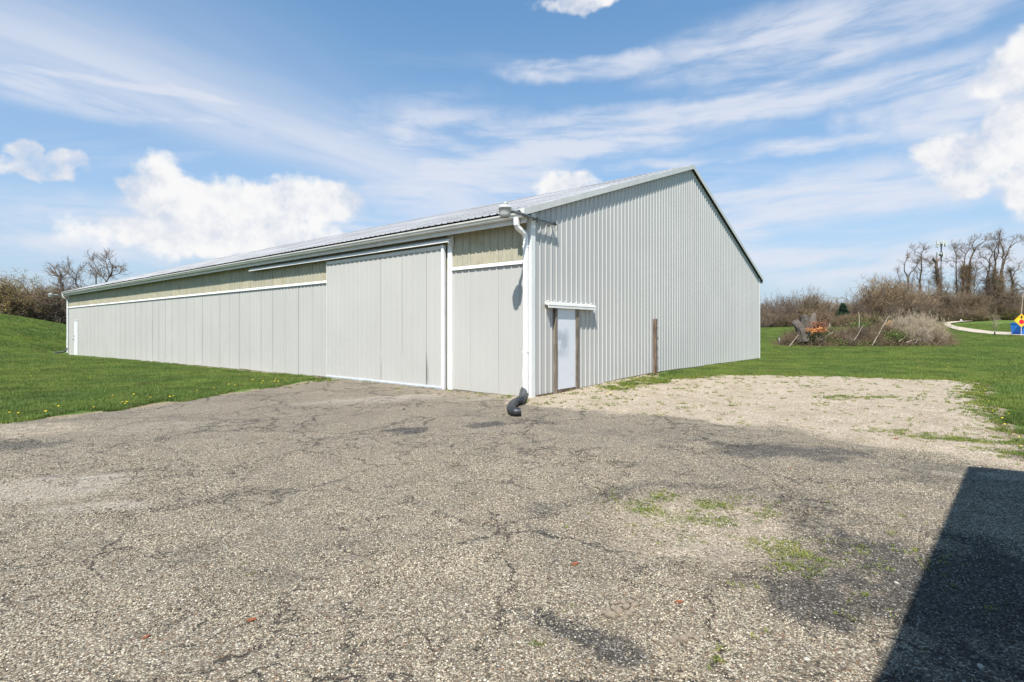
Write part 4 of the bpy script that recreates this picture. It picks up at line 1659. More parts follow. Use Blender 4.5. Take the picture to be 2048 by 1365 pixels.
limb_tree('bare_tree', 100, paths(([(1768, 1310), (1766, 1000), (1752, 780), (1722, 670)], .30, .12), ([(1752, 780), (1790, 680), (1850, 610)], .12, .04), ([(1760, 900), (1840, 860), (1930, 930)], .12, .05), ([(1766, 960), (1840, 930), (1960, 935)], .10, .05), ([(1745, 740), (1700, 690)], .06, .03)),
          'short stubby bare tree at the right edge of the photograph', 18, vine=.5, twig=1.6, vine_top=.9, group=GT)
limb_tree('bare_tree', 104, paths(([(560, 1290), (562, 1000), (555, 860)], .16, .04), ([(560, 1050), (600, 950), (640, 880)], .08, .03)), 'small thin tree between the mast and the single-stemmed tree', 19, group=GT)
limb_tree('bare_tree', 104, paths(([(1220, 1300), (1215, 1000), (1210, 800), (1240, 660)], .17, .04), ([(1215, 960), (1270, 860), (1320, 800)], .08, .03), ([(1212, 880), (1180, 760)], .08, .03)), 'thin brushy tree in the gap right of the broad vined tree', 20, twig=1.8, group=GT)


def cr2(cx, cy):
    return (cx / 6.204, 500 + cy / 6.204)


def paths2(*pl):
    return [([cr2(*p) for p in path], r0, r1) for path, r0, r1 in pl]


GL = 'trees behind the barn and hill'
limb_tree('dead_tree', 70, paths2(([(790, 960), (785, 760), (770, 600), (765, 440), (740, 345), (722, 318)], .42, .14), ([(742, 345), (752, 292), (705, 235)], .12, .03), ([(755, 360), (780, 340)], .10, .05), ([(760, 380), (830, 350), (890, 345)], .07, .03)),
          'dead tree with a thick broken top beside the far barn light', 31, twig=.22, group=GL)
limb_tree('dead_tree', 72, paths2(([(1010, 960), (1000, 640), (960, 470), (935, 380), (955, 310), (885, 262), (865, 228)], .20, .04), ([(940, 370), (890, 345), (840, 300)], .06, .03), ([(955, 310), (970, 270)], .04, .02)),
          'thin crooked dead limb rising over the low end of the roof', 32, twig=.18, group=GL)
limb_tree('dead_tree', 72, paths2(([(1205, 960), (1200, 640), (1195, 410), (1190, 340), (1218, 250), (1190, 200), (1148, 148)], .22, .04), ([(1190, 340), (1160, 310), (1138, 300)], .08, .03), ([(1200, 300), (1180, 260), (1165, 225)], .07, .03), ([(1215, 300), (1235, 310)], .05, .03)),
          'bare tree top left of the pair showing over the barn roof', 33, twig=.25, group=GL)
limb_tree('dead_tree', 72, paths2(([(1300, 960), (1300, 640), (1320, 395), (1355, 335), (1352, 270), (1330, 228), (1315, 140)], .24, .04), ([(1358, 335), (1392, 280), (1402, 205), (1368, 138)], .14, .03), ([(1362, 330), (1420, 308), (1485, 300)], .10, .03), ([(1345, 260), (1300, 210)], .06, .03), ([(1400, 230), (1450, 210)], .06, .03), ([(1320, 395), (1290, 350)], .06, .03)),
          'spreading bare tree top right of the pair showing over the barn roof', 34, twig=.25, group=GL)


def crown_tree(name, px, depth, h, w, label, seed, stems=5, mat='twig_bark', fine=.014, leaf=None, group=None, lean=0.0, dens=1.0, cat='tree'):
    """many-stemmed bushy tree"""
    rg = np.random.default_rng(seed)
    x, y, z = along(px, depth)
    e = empty(name, (x, y, z - .1))
    tag(e, label, cat, group)
    tr, cw = Strands(seed), Strands(seed + 1)
    n = stems
    a = rg.uniform(0, 2 * math.pi, n)
    D = np.stack([np.cos(a) * w / h * .8 + lean, np.sin(a) * w / h * .8, np.full(n, 1.2)], 1)
    P = np.stack([np.cos(a) * .15, np.sin(a) * .15, np.zeros(n)], 1)
    p, d, r = tr.grow(P, D, np.full(n, h * .72) * rg.uniform(.8, 1.1, n), np.full(n, .05 + h * .016), 7, .16, .05, .3, 6, .3)
    Pp, Dd, rr, tt = cw.spawn(p, d, r, int(13 * dens), .22, .8)
    p, d, r = cw.grow(Pp, Dd, h * (.22 + .25 * rg.random(len(Pp))), np.clip(rr * .45, .02, .06), 5, .25, .03, .4)
    Pp, Dd, rr, tt = cw.spawn(p, d, r, int(7 * dens), .2, .75)
    p, d, r = cw.grow(Pp, Dd, h * (.09 + .14 * rg.random(len(Pp))), np.clip(rr * .6, fine, .03), 4, .3, 0, .5)
    Pp, Dd, rr, tt = cw.spawn(p, d, r, int(5 * dens), .15, .7)
    p, d, r = cw.grow(Pp, Dd, h * (.04 + .09 * rg.random(len(Pp))), np.full(len(Pp), fine), 3, .3, -.02, .6)
    link('trunk', tr.mesh('trunk', M['dark_bark']), e)
    link('crown', cw.mesh('crown', M[mat]), e)
    if leaf:
        lf = Strands(seed + 2)
        q = p[:, 1:].reshape(-1, 3)
        hi = q[:, 2] > h * leaf[1]
        q = q[hi]
        q = q[rg.random(len(q)) < leaf[2]]
        u = unit(rg.normal(0, 1, q.shape))
        v = unit(np.cross(u, rg.normal(0, 1, q.shape)))
        lf.quads(q, u * leaf[3], v * leaf[3] * .6)
        link('foliage', lf.mesh('foliage', M[leaf[0]]), e)
    return e


crown_tree('budding_tree', 42, 64, 6.9, 4.4, 'rounded tree with yellow spring buds at the left edge', 41, 8, 'twig_brown', leaf=('willow_leaf', .30, .9, .06), group=GL)
crown_tree('budding_tree', 5, 66, 5.2, 3.6, 'lower yellowish budding tree cut off by the left edge of the photograph', 42, 7, 'twig_brown', leaf=('willow_leaf', .3, .9, .06), group=GL)
crown_tree('brushy_tree', 99, 66, 6.2, 4.6, 'dense brown brushy tree with a forked trunk on the hill', 43, 7, 'twig_bark', dens=1.15, group=GL)
crown_tree('brushy_tree', 70, 68, 5.6, 4.0, 'brown twiggy tree between the yellow budding tree and the forked one', 44, 7, 'twig_bark', dens=1.1, group=GL)
crown_tree('brushy_tree', 128, 69, 7.0, 3.6, 'dark brushy tree behind the far corner of the barn', 45, 7, 'twig_bark', dens=1.1, group=GL)
crown_tree('brushy_tree', 160, 74, 7.0, 4.0, 'brown brushy tree just showing over the low end of the roof', 46, 6, 'twig_bark', group=GL)


# ------------------------------------------------------------------ thicket shrubs on the right
def shrub_mesh(seed, mat, stems=26, fine=.012, leaf=None, spread=.55, trop=.06):
    """unit shrub one metre high; returns meshes"""
    rg = np.random.default_rng(seed)
    s = Strands(seed)
    a = rg.uniform(0, 2 * math.pi, stems)
    q = rg.uniform(.1, 1, stems)
    P = np.stack([np.cos(a) * .22 * q, np.sin(a) * .22 * q, np.full(stems, -.05)], 1)
    D = np.stack([np.cos(a) * spread * q, np.sin(a) * spread * q, np.ones(stems)], 1)
    p, d, r = s.grow(P, D, rg.uniform(.6, 1.1, stems), np.full(stems, fine), 5, .2, trop, .4)
    Pp, Dd, rr, tt = s.spawn(p, d, r, 11, .15, .7)
    p, d, r = s.grow(Pp, Dd, rg.uniform(.15, .40, len(Pp)), np.full(len(Pp), fine * .6), 4, .3, trop * .5, .5)
    Pp, Dd, rr, tt = s.spawn(p, d, r, 6, .15, .7)
    p, d, r = s.grow(Pp, Dd, rg.uniform(.06, .18, len(Pp)), np.full(len(Pp), fine * .5), 2, .3, 0, .6)
    wood = s.mesh('twigs', M[mat])
    lf = None
    if leaf:
        l = Strands(seed + 1)
        c = p[:, 1:].reshape(-1, 3)
        c = c[rg.random(len(c)) < leaf[1]]
        u = unit(rg.normal(0, 1, c.shape))
        v = unit(np.cross(u, rg.normal(0, 1, c.shape)))
        l.quads(c, u * leaf[2], v * leaf[2] * .7)
        lf = l.mesh('leaves', M[leaf[0]])
    return wood, lf


SH = [shrub_mesh(61, 'twig_brown', 40, .0058), shrub_mesh(62, 'twig_bark', 34, .0058), shrub_mesh(63, 'twig_brown', 38, .0055, leaf=('shrub_leaf', .10, .012)), shrub_mesh(64, 'twig_bark', 22, .006, spread=.8), shrub_mesh(65, 'twig_pale', 40, .0085, spread=.6),
      shrub_mesh(66, 'twig_brown', 20, leaf=('shrub_leaf', .9, .03), spread=.9)]


def shrub(kind, px, depth, h, wide, label, group, name='shrub', z_off=0.0, rz=None):
    rg = random.Random(int(px * 7 + depth))
    x, y, z = along(px, depth)
    e = empty(name, (x, y, z + z_off - .03), rg.uniform(0, 6.28) if rz is None else rz)
    e.scale = (h * wide, h * wide, h)
    tag(e, label, 'shrub', group)
    link('twigs', SH[kind][0], e)
    if SH[kind][1]:
        link('leaves', SH[kind][1], e)
    return e


sr = random.Random(8)


def thicket_label(px, low):
    if low:
        return ('low bare shrub at the front of the thicket left of the evergreen' if px < 1686 else 'low bare shrub at the foot of the rounded brown mound' if px < 1840 else 'low bare shrub at the front of the thicket under the tall trees',
                'low shrubs left of the evergreen' if px < 1686 else 'low shrubs before the mound' if px < 1840 else 'low shrubs under the tall trees')
    return ('bare shrub of the thicket between barn corner and evergreen' if px < 1690 else 'shrub of the low dip right of the evergreen' if px < 1738 else 'tall brown shrub in the rounded mound left of the bare trees' if px < 1840 else 'brown understorey shrub between the trunks of the tall bare trees',
            'shrubs left of the evergreen' if px < 1690 else 'shrubs in the dip' if px < 1738 else 'shrubs of the mound' if px < 1840 else 'understorey shrubs')



for px, top, kind in ((1524, 606, 3), (1538, 600, 1), (1552, 606, 3), (1568, 603, 1), (1583, 598, 1), (1598, 588, 1), (1612, 592, 2), (1628, 598, 0), (1642, 606, 2), (1656, 602, 0), (1672, 606, 2), (1700, 604, 0), (1714, 606, 1), (1728, 602, 0),
                      (1742, 590, 1), (1756, 574, 0), (1770, 562, 0), (1786, 560, 0), (1802, 562, 1), (1816, 572, 0), (1830, 584, 1), (1846, 590, 3), (1858, 588, 1), (1872, 592, 2), (1884, 590, 1), (1897, 582, 2), (1908, 588, 0), (1920, 590, 3), (1934, 586, 1),
                      (1946, 590, 2), (1958, 592, 0), (1970, 584, 1), (1982, 582, 0), (1994, 578, 1), (2006, 584, 0), (2018, 588, 2), (2030, 592, 3), (2042, 596, 1), (2054, 590, 0)):
    dep = 88 + (px - 1520) / 45 + sr.uniform(-1.5, 2.5)
    x, y, z = along(px, dep)
    h = CAMH + (HY - top) / FPX * dep - z
    shrub(kind, px, dep, h * sr.uniform(.98, 1.1), sr.uniform(.75, .95), *thicket_label(px, False))
    if px % 2 == 0:
        shrub((kind + 1) % 3, px + 6, dep - 2.5, h * sr.uniform(.45, .62), sr.uniform(1.0, 1.3), *thicket_label(px, True))
for px, kind in ((1888, 5), (1902, 5), (1916, 5), (1930, 5), (1948, 5), (1966, 5), (1980, 5), (2020, 5), (2034, 5)):
    dep = 94 + sr.uniform(-.5, 1)
    shrub(kind, px, dep, sr.uniform(1.2, 1.7), 1.2, 'low green leafy shrub at the foot of the bare trees', 'low green shrubs', 'leafy_shrub')
for px in (1678, 1690, 1700):
    shrub(0, px, 82 + sr.uniform(-.5, .5), sr.uniform(1.5, 2.0), 1.1, 'low brown shrub growing right in front of the evergreen', 'shrubs before the evergreen')
for px, dep in ((1738, 60), (1722, 62), (1756, 61), (1772, 60)):
    shrub(5, px, dep, sr.uniform(1.6, 2.0), 1.1, 'yellow-green leafy shrub behind the brush pile', 'leafy shrubs behind the pile', 'leafy_shrub')


def evergreen():
    x, y, z = along(1686, 84)
    e = empty('evergreen_tree', (x, y, z - .1))
    tag(e, 'small dark green evergreen standing among the brown shrubs', 'tree')
    h = CAMH + (HY - 607) / FPX * 84 - z
    rg = np.random.default_rng(3)
    t = Strands(1)
    t.grow(np.zeros((1, 3)), np.array([[0, 0, 1.]]), np.array([h]), np.array([.12]), 6, .02, 0, .2, 7)
    link('trunk', t.mesh('trunk', M['dark_bark']), e)
    s = Strands(4)
    n = 420
    zz = rg.uniform(.05, 1, n) ** .8
    a = rg.uniform(0, 6.28, n)
    P = np.stack([zz * 0, zz * 0, zz * h], 1)
    D = np.stack([np.cos(a), np.sin(a), np.full(n, .15)], 1)
    p, d, r = s.grow(P, D, (1.08 - zz) * h * .42 * rg.uniform(.7, 1.15, n) + .1, np.full(n, .02), 5, .12, -.05, .4)
    c = np.repeat(p[:, 1:].reshape(-1, 3), 5, 0) + rg.normal(0, .06, (n * 25, 3))
    u = unit(rg.normal(0, 1, c.shape) + np.array([0, 0, .2]))
    v = unit(np.cross(u, rg.normal(0, 1, c.shape)))
    s.quads(c, u * .13, v * .03)
    link('crown', s.mesh('crown', M['needle']), e)


evergreen()


# ------------------------------------------------------------------ brush pile
PD = 36.0


def pile_xy(px, back=0.0):
    d = PD + back
    return (px - 1024) / FPX * d, d


def pile_top(px):
    xs = [1556, 1572, 1590, 1620, 1660, 1700, 1740, 1780, 1810, 1850, 1880, 1902]
    ys = [695, 684, 664, 655, 658, 660, 655, 652, 655, 655, 662, 684]
    return np.interp(px, xs, ys)


def brush():
    rg = np.random.default_rng(51)
    n = 5200
    px = rg.uniform(1562, 1898, n)
    bk = rg.normal(0, 1.1, n)
    d = PD + 1.2 + bk
    x = (px - 1024) / FPX * d
    z0 = G(x, d)
    top = CAMH + (HY - pile_top(px)) / FPX * PD
    h = np.maximum(.15, (top - z0)) * np.exp(-(bk / 1.7) ** 2)
    z = z0 + h * rg.uniform(0, .92, n)
    s = Strands(52)
    P = np.stack([x, d, z], 1)
    D = rg.normal(0, 1, (n, 3)) * np.array([1.0, .7, .55]) + np.array([.15, 0, .25])
    p, dd, r = s.grow(P, D, .35 + .8 * rg.random(n), rg.uniform(.006, .013, n), 3, .15, 0, .5)
    Pp, Dd, rr, tt = s.spawn(p, dd, r, 2, .1, .7)
    s.grow(Pp, Dd, .2 + .35 * rg.random(len(Pp)), np.full(len(Pp), .005), 2, .2, 0, .6)
    o = link('brush_pile', s.mesh('brush_pile', M['dark_brush']))
    tag(o, 'tangled brown heap of cut brush on the grass', 'brush', kind='stuff')
    # leaves of brambles growing through it
    l = Strands(53)
    C = []
    for cx, cy, rx, ry, k in ((1640, 676, 26, 12, 900), (1690, 686, 30, 8, 700), (1790, 674, 34, 13, 1200), (1745, 688, 30, 6, 500), (1600, 690, 20, 5, 300), (1720, 650, 20, 5, 200), (1850, 690, 20, 5, 300)):
        q = rg.normal(0, .5, (k, 2))
        pxx, pyy = cx + q[:, 0] * rx, cy + q[:, 1] * ry
        dd_ = PD + rg.uniform(-.9, .9, k)
        C.append(np.stack([(pxx - 1024) / FPX * dd_, dd_, CAMH + (HY - pyy) / FPX * dd_], 1))
    C = np.concatenate(C)
    C[:, 2] = np.maximum(C[:, 2], G(C[:, 0], C[:, 1]) + .03)
    u = unit(rg.normal(0, 1, C.shape))
    v = unit(np.cross(u, rg.normal(0, 1, C.shape)))
    l.quads(C, u * .05, v * .036)
    o = link('bramble', l.mesh('bramble', M['bramble_leaf']))
    tag(o, 'green bramble leaves growing through the brush pile', 'bramble', kind='stuff')


brush()
GP = 'pale dry shrubs at the right end of the brush pile'
for px, h, bk in ((1800, 2.0, 1.6), (1814, 2.1, .8), (1826, 2.2, 1.6), (1838, 2.1, .6), (1850, 2.2, 1.4), (1862, 1.9, .4), (1872, 1.7, 1.0), (1880, 1.2, .2), (1846, 1.5, -.4), (1820, 1.5, -.2), (1790, 2.2, 2.4)):
    shrub(4, px, PD + bk, h, .55, 'pale dry twiggy shrub at the right end of the brush pile', GP, 'dry_shrub')
GB = 'grey twiggy shrubs in the brush pile'
for px, h, bk in ((1578, 1.0, .4), (1590, 1.1, -.2), (1660, 1.3, 1.4), (1690, 1.3, 1.2), (1715, 1.4, 1.0), (1745, 1.5, 1.2), (1770, 1.6, 1.5), (1640, 1.0, -.6), (1700, .9, -.6), (1755, 1.0, -.6)):
    shrub(1 if px % 3 else 0, px, PD + bk, h, .75, 'grey-brown twiggy shrub growing in the brush pile', GB, 'shrub')

for (x0, y0, x1, y1, rr, lb) in ((1577, 700, 1607, 657, .045, 'pale pole leaning on the cut stumps at the left end of the pile'), (1708, 682, 1727, 650, .035, 'pale stick leaning right in the middle of the brush pile'), (1744, 692, 1777, 633, .05, 'longest pale pole leaning right beside the orange sign'),
                                  (1640, 681, 1668, 664, .035, 'short pale branch lying low in the left half of the pile'), (1797, 684, 1822, 668, .04, 'pale branch lying low right of the orange sign'), (1812, 686, 1850, 674, .045, 'pale fallen branch at the right foot of the pile'),
                                  (1718, 657, 1717, 624, .03, 'upright pale stick standing in the middle of the pile'), (1650, 662, 1662, 650, .045, 'pale broken branch beside the orange split wood'), (1830, 688, 1842, 668, .03, 'thin pale stick under the pale dry shrubs')):
    dd = PD - 1.0
    A_ = np.array(((x0 - 1024) / FPX * dd, dd, 0.0))
    A_[2] = max(gz(A_[0], A_[1]) + .02, CAMH + (HY - y0) / FPX * dd)
    B_ = np.array(((x1 - 1024) / FPX * (dd + .9), dd + .9, CAMH + (HY - y1) / FPX * (dd + .9)))
    mid = (A_ + B_) / 2 + np.array((.04, 0, .05))
    mb = MB()
    Q = resample([A_, mid, B_], .3)
    mb.tube(Q - A_, np.linspace(rr, rr * .5, len(Q)) * .75, 7)
    sd = (B_ - A_) * .75
    mb.tube([sd * .8, sd * .8 + np.array((.15, .1, .28))], [rr * .4, rr * .2], 5)
    o = mb.build('fallen_branch', M['dead_wood'])
    o.location = A_
    tag(o, lb, 'branch', 'pale branches in the brush pile')


def lumpy(mb, pts, rads, k, seed, amp):
    rg = np.random.default_rng(seed)
    P = np.array(pts, float)
    T = unit(np.gradient(P, axis=0))
    U = unit(np.cross(T, np.array((.2, .9, .3))))
    W = np.cross(T, U)
    a = np.arange(k) * 2 * math.pi / k
    ph = rg.uniform(0, 6.28, 4)
    V = []
    for i in range(len(P)):
        rr = rads[i] * (1 + amp * (np.sin(a * 3 + ph[0] + i * .3) * .5 + np.sin(a * 5 + ph[1] - i * .5) * .3 + rg.normal(0, .25, k)))
        V.append(P[i] + rr[:, None] * (np.cos(a)[:, None] * U[i] + np.sin(a)[:, None] * W[i]))
    F = [(i * k + j, i * k + (j + 1) % k, (i + 1) * k + (j + 1) % k, (i + 1) * k + j) for i in range(len(P) - 1) for j in range(k)]
    F += [tuple(range(k - 1, -1, -1)), tuple((len(P) - 1) * k + j for j in range(k))]
    mb.add(np.concatenate(V), F)


def stump(pts_px, r, label, seed, cut='stump_wood', d=PD - .6):
    A_ = np.array(((pts_px[0][0] - 1024) / FPX * d, d, CAMH + (HY - pts_px[0][1]) / FPX * d))
    zg_ = gz(A_[0], A_[1])
    e = empty('tree_stump', (A_[0], A_[1], zg_))
    o = np.array((A_[0], A_[1], zg_))
    P = [np.array(((x - 1024) / FPX * (d + .25 * i), d + .25 * i, CAMH + (HY - y) / FPX * (d + .25 * i))) - o for i, (x, y) in enumerate(pts_px)]
    tag(e, label, 'stump', 'cut stumps in the brush pile')
    mb = MB()
    Q = resample(P, .12)
    mb.cur = .12
    lumpy(mb, Q, np.interp(np.linspace(0, 1, len(Q)), np.linspace(0, 1, len(r)), r), 14, seed, .24)
    mb.build('bark', M['stump_wood'], e)
    mb = MB()
    mb.cur = .95
    t = unit(Q[-1] - Q[-2])
    mb.tube([Q[-1] + t * .004, Q[-1] + t * .02], r[-1] * .93, 14)
    mb.build('cut_face', M[cut], e)


stump([(1606, 686), (1602, 664), (1596, 652), (1590, 645)], (.30, .27, .25, .24), 'leftmost grey cut log sticking out of the brush pile', 71)
stump([(1612, 688), (1611, 665), (1611, 645), (1608, 635)], (.34, .27, .24, .29), 'dark upright stump second from the left end of the pile', 72, d=PD - .3)
stump([(1624, 688), (1624, 660), (1626, 640), (1628, 629)], (.34, .30, .24, .12), 'gnarled grey stump top, tallest in the brush pile', 73, d=PD + .2)


def split_wood():
    """torn heartwood: many splinters on a broken butt"""
    rg = np.random.default_rng(4)
    d = PD - .8
    c = np.array(((1632 - 1024) / FPX * d, d, CAMH + (HY - 661) / FPX * d))
    e = empty('split_wood', c)
    tag(e, 'splintered orange heartwood torn open beside the cut stumps', 'wood')
    s = Strands(91)
    n = 130
    P = rg.normal(0, 1, (n, 3)) * np.array([.26, .12, .09])
    D = rg.normal(0, 1, (n, 3)) * np.array([1, .4, .5]) + np.array([.5, 0, .25])
    s.grow(P, D, .12 + .32 * rg.random(n), rg.uniform(.015, .045, n), 3, .12, 0, .15, 4)
    link('splinters', s.mesh('splinters', M['split_wood']), e)
    s = Strands(92)
    n = 90
    P = rg.normal(0, 1, (n, 3)) * np.array([.22, .12, .10]) + np.array([.28, .1, .30])
    D = rg.normal(0, 1, (n, 3)) + np.array([.2, 0, .4])
    s.grow(P, D, .15 + .4 * rg.random(n), rg.uniform(.02, .05, n), 3, .2, 0, .25, 4)
    link('roots', s.mesh('roots', M['root_red']), e)


split_wood()


# ------------------------------------------------------------------ phone mast
def phone_mast():
    d = 190.0
    x, y, z = along(1882.5, d)
    e = empty('phone_mast', (x, y, z - .2))
    tag(e, 'tall grey phone mast with white antennas above the bare trees', 'mast')
    H = CAMH + (HY - 484) / FPX * d - z + .2
    mb = MB()
    mb.tube([(0, 0, 0), (0, 0, H * .5), (0, 0, H)], [.36, .28, .20], 12)
    mb.build('pole', M['tower_steel'], e)
    rg = random.Random(2)
    for lvl, (zz, rr, nn, hh) in enumerate(((H - .9, 1.35, 9, 2.2), (H - 4.7, 1.3, 5, 1.7))):
        mb = MB()
        for k in range(3):
            a = k * 2.094 + .4
            a2 = a + 2.094
            p, q = (rr * math.cos(a), rr * math.sin(a), zz), (rr * math.cos(a2), rr * math.sin(a2), zz)
            mb.tube([p, q], .09, 6)
            mb.tube([(0, 0, zz), p], .09, 6)
        mb.tube([(0, 0, zz - .5), (0, 0, zz + .4)], .6, 10)
        mb.build('platform', M['tower_steel'], e)
        for k in range(nn):
            a = k * 6.283 / nn + .2 + (.5 if lvl else 0)
            c = (1.5 * math.cos(a), 1.5 * math.sin(a), zz + rg.uniform(0, .3))
            mb = MB()
            mb.obox(c, (.08 * math.cos(a), .08 * math.sin(a), 0), (-.17 * math.sin(a), .17 * math.cos(a), 0), (0, 0, hh / 2))
            mb.tube([(c[0] * .93, c[1] * .93, c[2] - hh * .55), (c[0] * .93, c[1] * .93, c[2] + hh * .5)], .05, 6)
            mb.build('antenna', M['antenna_white'], e)


phone_mast()


# ------------------------------------------------------------------ road signs and the things by the track
def diamond_sign(loc, side, post_h, rz, label, mat, stop=False):
    e = empty('road_sign', loc, rz)
    tag(e, label, 'sign', 'diamond road signs')
    c = post_h
    hd = side / math.sqrt(2)
    mb = MB()
    mb.box(-.03, .03, .012, .06, -.3, c + hd * .7)
    mb.build('sign_post', M['pale_metal'], e)
    mb = MB()
    k = .10 * side
    P = []
    for i in range(4):
        a = math.pi / 2 * i
        for t in (-.09, 0, .09):
            q = a + t
            rr = hd * (.955 if t == 0 else .93)
            P.append((rr * math.cos(q), c + rr * math.sin(q)))
    mb.prism(P, 'y', -.004, .006)
    pl = mb.build('sign_plate', M[mat], e)
    # black edge line
    mb = MB()
    V, F = [], []
    for s in (.90, .865):
        for i in range(4):
            a = math.pi / 2 * i
            V.append((hd * s * math.cos(a), -.0065, c + hd * s * math.sin(a)))
    F = [(i, (i + 1) % 4, 4 + (i + 1) % 4, 4 + i) for i in range(4)]
    mb.add(V, F)
    mb.build('edge_line', M['sign_black'], pl)

    def arrow(z0, z1, w):
        mb = MB()
        zm = z0 + (z1 - z0) * .42
        mb.add([(-w * .22, -.008, z0), (w * .22, -.008, z0), (w * .22, -.008, zm), (-w * .22, -.008, zm)], [(0, 1, 2, 3)])
        mb.add([(-w, -.008, zm - .02), (w, -.008, zm - .02), (0, -.008, z1)], [(0, 1, 2)])
        mb.build('arrow', M['sign_black'], pl)
    if stop:
        arrow(c + hd * .18, c + hd * .78, hd * .24)
        for r_, m_, yy in ((hd * .40, 'antenna_white', -.008), (hd * .37, 'sign_red', -.0105)):
            mb = MB()
            mb.prism([(r_ * math.cos(math.pi / 8 + i * math.pi / 4), c - hd * .20 + r_ * math.sin(math.pi / 8 + i * math.pi / 4)) for i in range(8)], 'y', yy, yy + .002)
            mb.build('octagon' if m_ == 'sign_red' else 'octagon_border', M[m_], pl)
    else:
        arrow(c - hd * .25, c + hd * .5, hd * .26)
    return e


d = 50.0
x, y, z = along(2043, d)
zc = CAMH + (HY - 641.5) / FPX * d
diamond_sign((x, y, z), .92, zc - z, R(-6), 'yellow diamond sign with black arrow above a red octagon', 'yellow_sign', True)
d = 39.5
x, y, z = along(1779, d)
zc = CAMH + (HY - 649.5) / FPX * d
diamond_sign((x, y, z), .50, zc - z, R(-4), 'orange diamond sign with small black arrow behind the brush pile', 'orange_sign')


def blue_bin():
    d = 50.9
    x, y, z = along(2043.5, d)
    e = empty('blue_bin', (x, y, z), R(14))
    tag(e, 'bright blue bin standing on the track behind the yellow sign', 'bin')
    h, w, dp = 1.16, .62, .55
    mb = MB()
    V = []
    for zz, k in ((0.06, .9), (h, 1.0)):
        V += [(-w * k, -dp * k, zz), (w * k, -dp * k, zz), (w * k, dp * k, zz), (-w * k, dp * k, zz)]
    mb.add(V, [(0, 1, 5, 4), (1, 2, 6, 5), (2, 3, 7, 6), (3, 0, 4, 7), (3, 2, 1, 0), (4, 5, 6, 7)])
    b = mb.build('body', M['bin_blue'], e)
    for xx in (-.42, 0, .42):
        mb = MB()
        mb.obox((xx, -dp * .96, h * .5), (.03, 0, 0), (0, .03, .01), (0, -.04, h * .38))
        mb.build('rib', M['bin_blue'], b)
    mb = MB()
    mb.prism([(-dp * 1.06, h), (-dp * 1.06, h + .05), (0, h + .10), (dp * 1.06, h + .05), (dp * 1.06, h)], 'x', -w * 1.06, w * 1.06)
    mb.build('lid', M['bin_blue'], e)
    for xx in (-.4, .4):
        for yy in (-.35, .35):
            mb = MB()
            mb.tube([(xx - .03, yy, .05), (xx + .03, yy, .05)], .05, 10)
            mb.build('wheel', M['black_plastic'], e)


blue_bin()


def small_field_things():
    # young tree with a dark guard by the track
    d = 50.5
    x, y, z = along(1989.5, d)
    e = empty('sapling', (x, y, z - .03))
    tag(e, 'thin leafless sapling with a dark trunk guard beside the track', 'tree')
    t, c = Strands(5), Strands(6)
    H = CAMH + (HY - 628) / FPX * d - z
    p, dd, r = t.grow(np.zeros((1, 3)), np.array([[0.02, 0, 1.]]), np.array([H * .9]), np.array([.035]), 8, .05, .05, .3, 6)
    Pp, D, rr, tt = c.spawn(p, dd, r, 34, .22, .75)
    a, b, r2 = c.grow(Pp, D, .3 + .55 * c.rg.random(len(Pp)), np.full(len(Pp), .010), 4, .18, .1, .5)
    Pp, D, rr, tt = c.spawn(a, b, r2, 4, .2, .6)
    c.grow(Pp, D, .12 + .25 * c.rg.random(len(Pp)), np.full(len(Pp), .006), 2, .2, .1, .6)
    link('trunk', t.mesh('trunk', M['twig_pale']), e)
    link('crown', c.mesh('crown', M['twig_pale']), e)
    mb = MB()
    mb.lathe([(.055, 0), (.055, .40), (.05, .42), (.03, .42)], 10)
    mb.build('trunk_guard', M['black_plastic'], e)
    # leaning pale pole by the sign
    d = 53.0
    x, y, z = along(2038, d)
    top = np.array(((2052 - 2038) / FPX * d, .3, CAMH + (HY - 588) / FPX * d - z))
    mb = MB()
    Q = resample([(0, 0, -.2), top * .5 + np.array((.02, 0, 0)), top], .4)
    mb.tube(Q, np.linspace(.055, .035, len(Q)), 8)
    o = mb.build('leaning_pole', M['dead_wood'])
    o.location = (x, y, z)
    tag(o, 'pale leaning wooden pole behind the yellow diamond sign', 'pole')
    # white post and dark box by the left end of the pile
    d = 40.0
    x, y, z = along(1558.5, d)
    e = empty('marker_post', (x, y, z))
    tag(e, 'short white marker post on the grass left of the brush pile', 'post')
    mb = MB()
    mb.prism([(-.055, -.045), (.055, -.045), (.055, .045), (-.055, .045)], 'z', -.1, .44)
    mb.build('post', M['antenna_white'], e)
    mb = MB()
    mb.lathe([(.062, 0), (.062, .02), (.03, .045), (.005, .05)], 10, (0, 0, .44))
    mb.build('cap', M['antenna_white'], e)
    x, y, z = along(1564.5, d + .3)
    e = empty('junction_box', (x, y, z))
    tag(e, 'small dark box on a pale base beside the white marker post', 'box')
    mb = MB()
    mb.box(-.14, .14, -.1, .1, -.05, .10)
    mb.build('base', M['antenna_white'], e)
    mb = MB()
    mb.prism([(-.15, .10), (.15, .10), (.15, .30), (.10, .34), (-.10, .34), (-.15, .30)], 'y', -.11, .11)
    mb.build('lid', M['dark_metal'], e)
    # white globe far off
    d = 92.0
    x, y, z = along(1922, d)
    e = empty('white_globe', (x, y, z))
    tag(e, 'tiny white round globe on the far grass before the trees', 'globe')
    mb = MB()
    mb.lathe([(.01, .06), (.10, .10), (.165, .19), (.18, .28), (.165, .37), (.10, .46), (.01, .50)], 14)
    mb.build('globe', M['antenna_white'], e)
    mb = MB()
    mb.lathe([(.06, -.2), (.06, .08), (.03, .10)], 10)
    mb.build('stem', M['antenna_white'], e)


small_field_things()


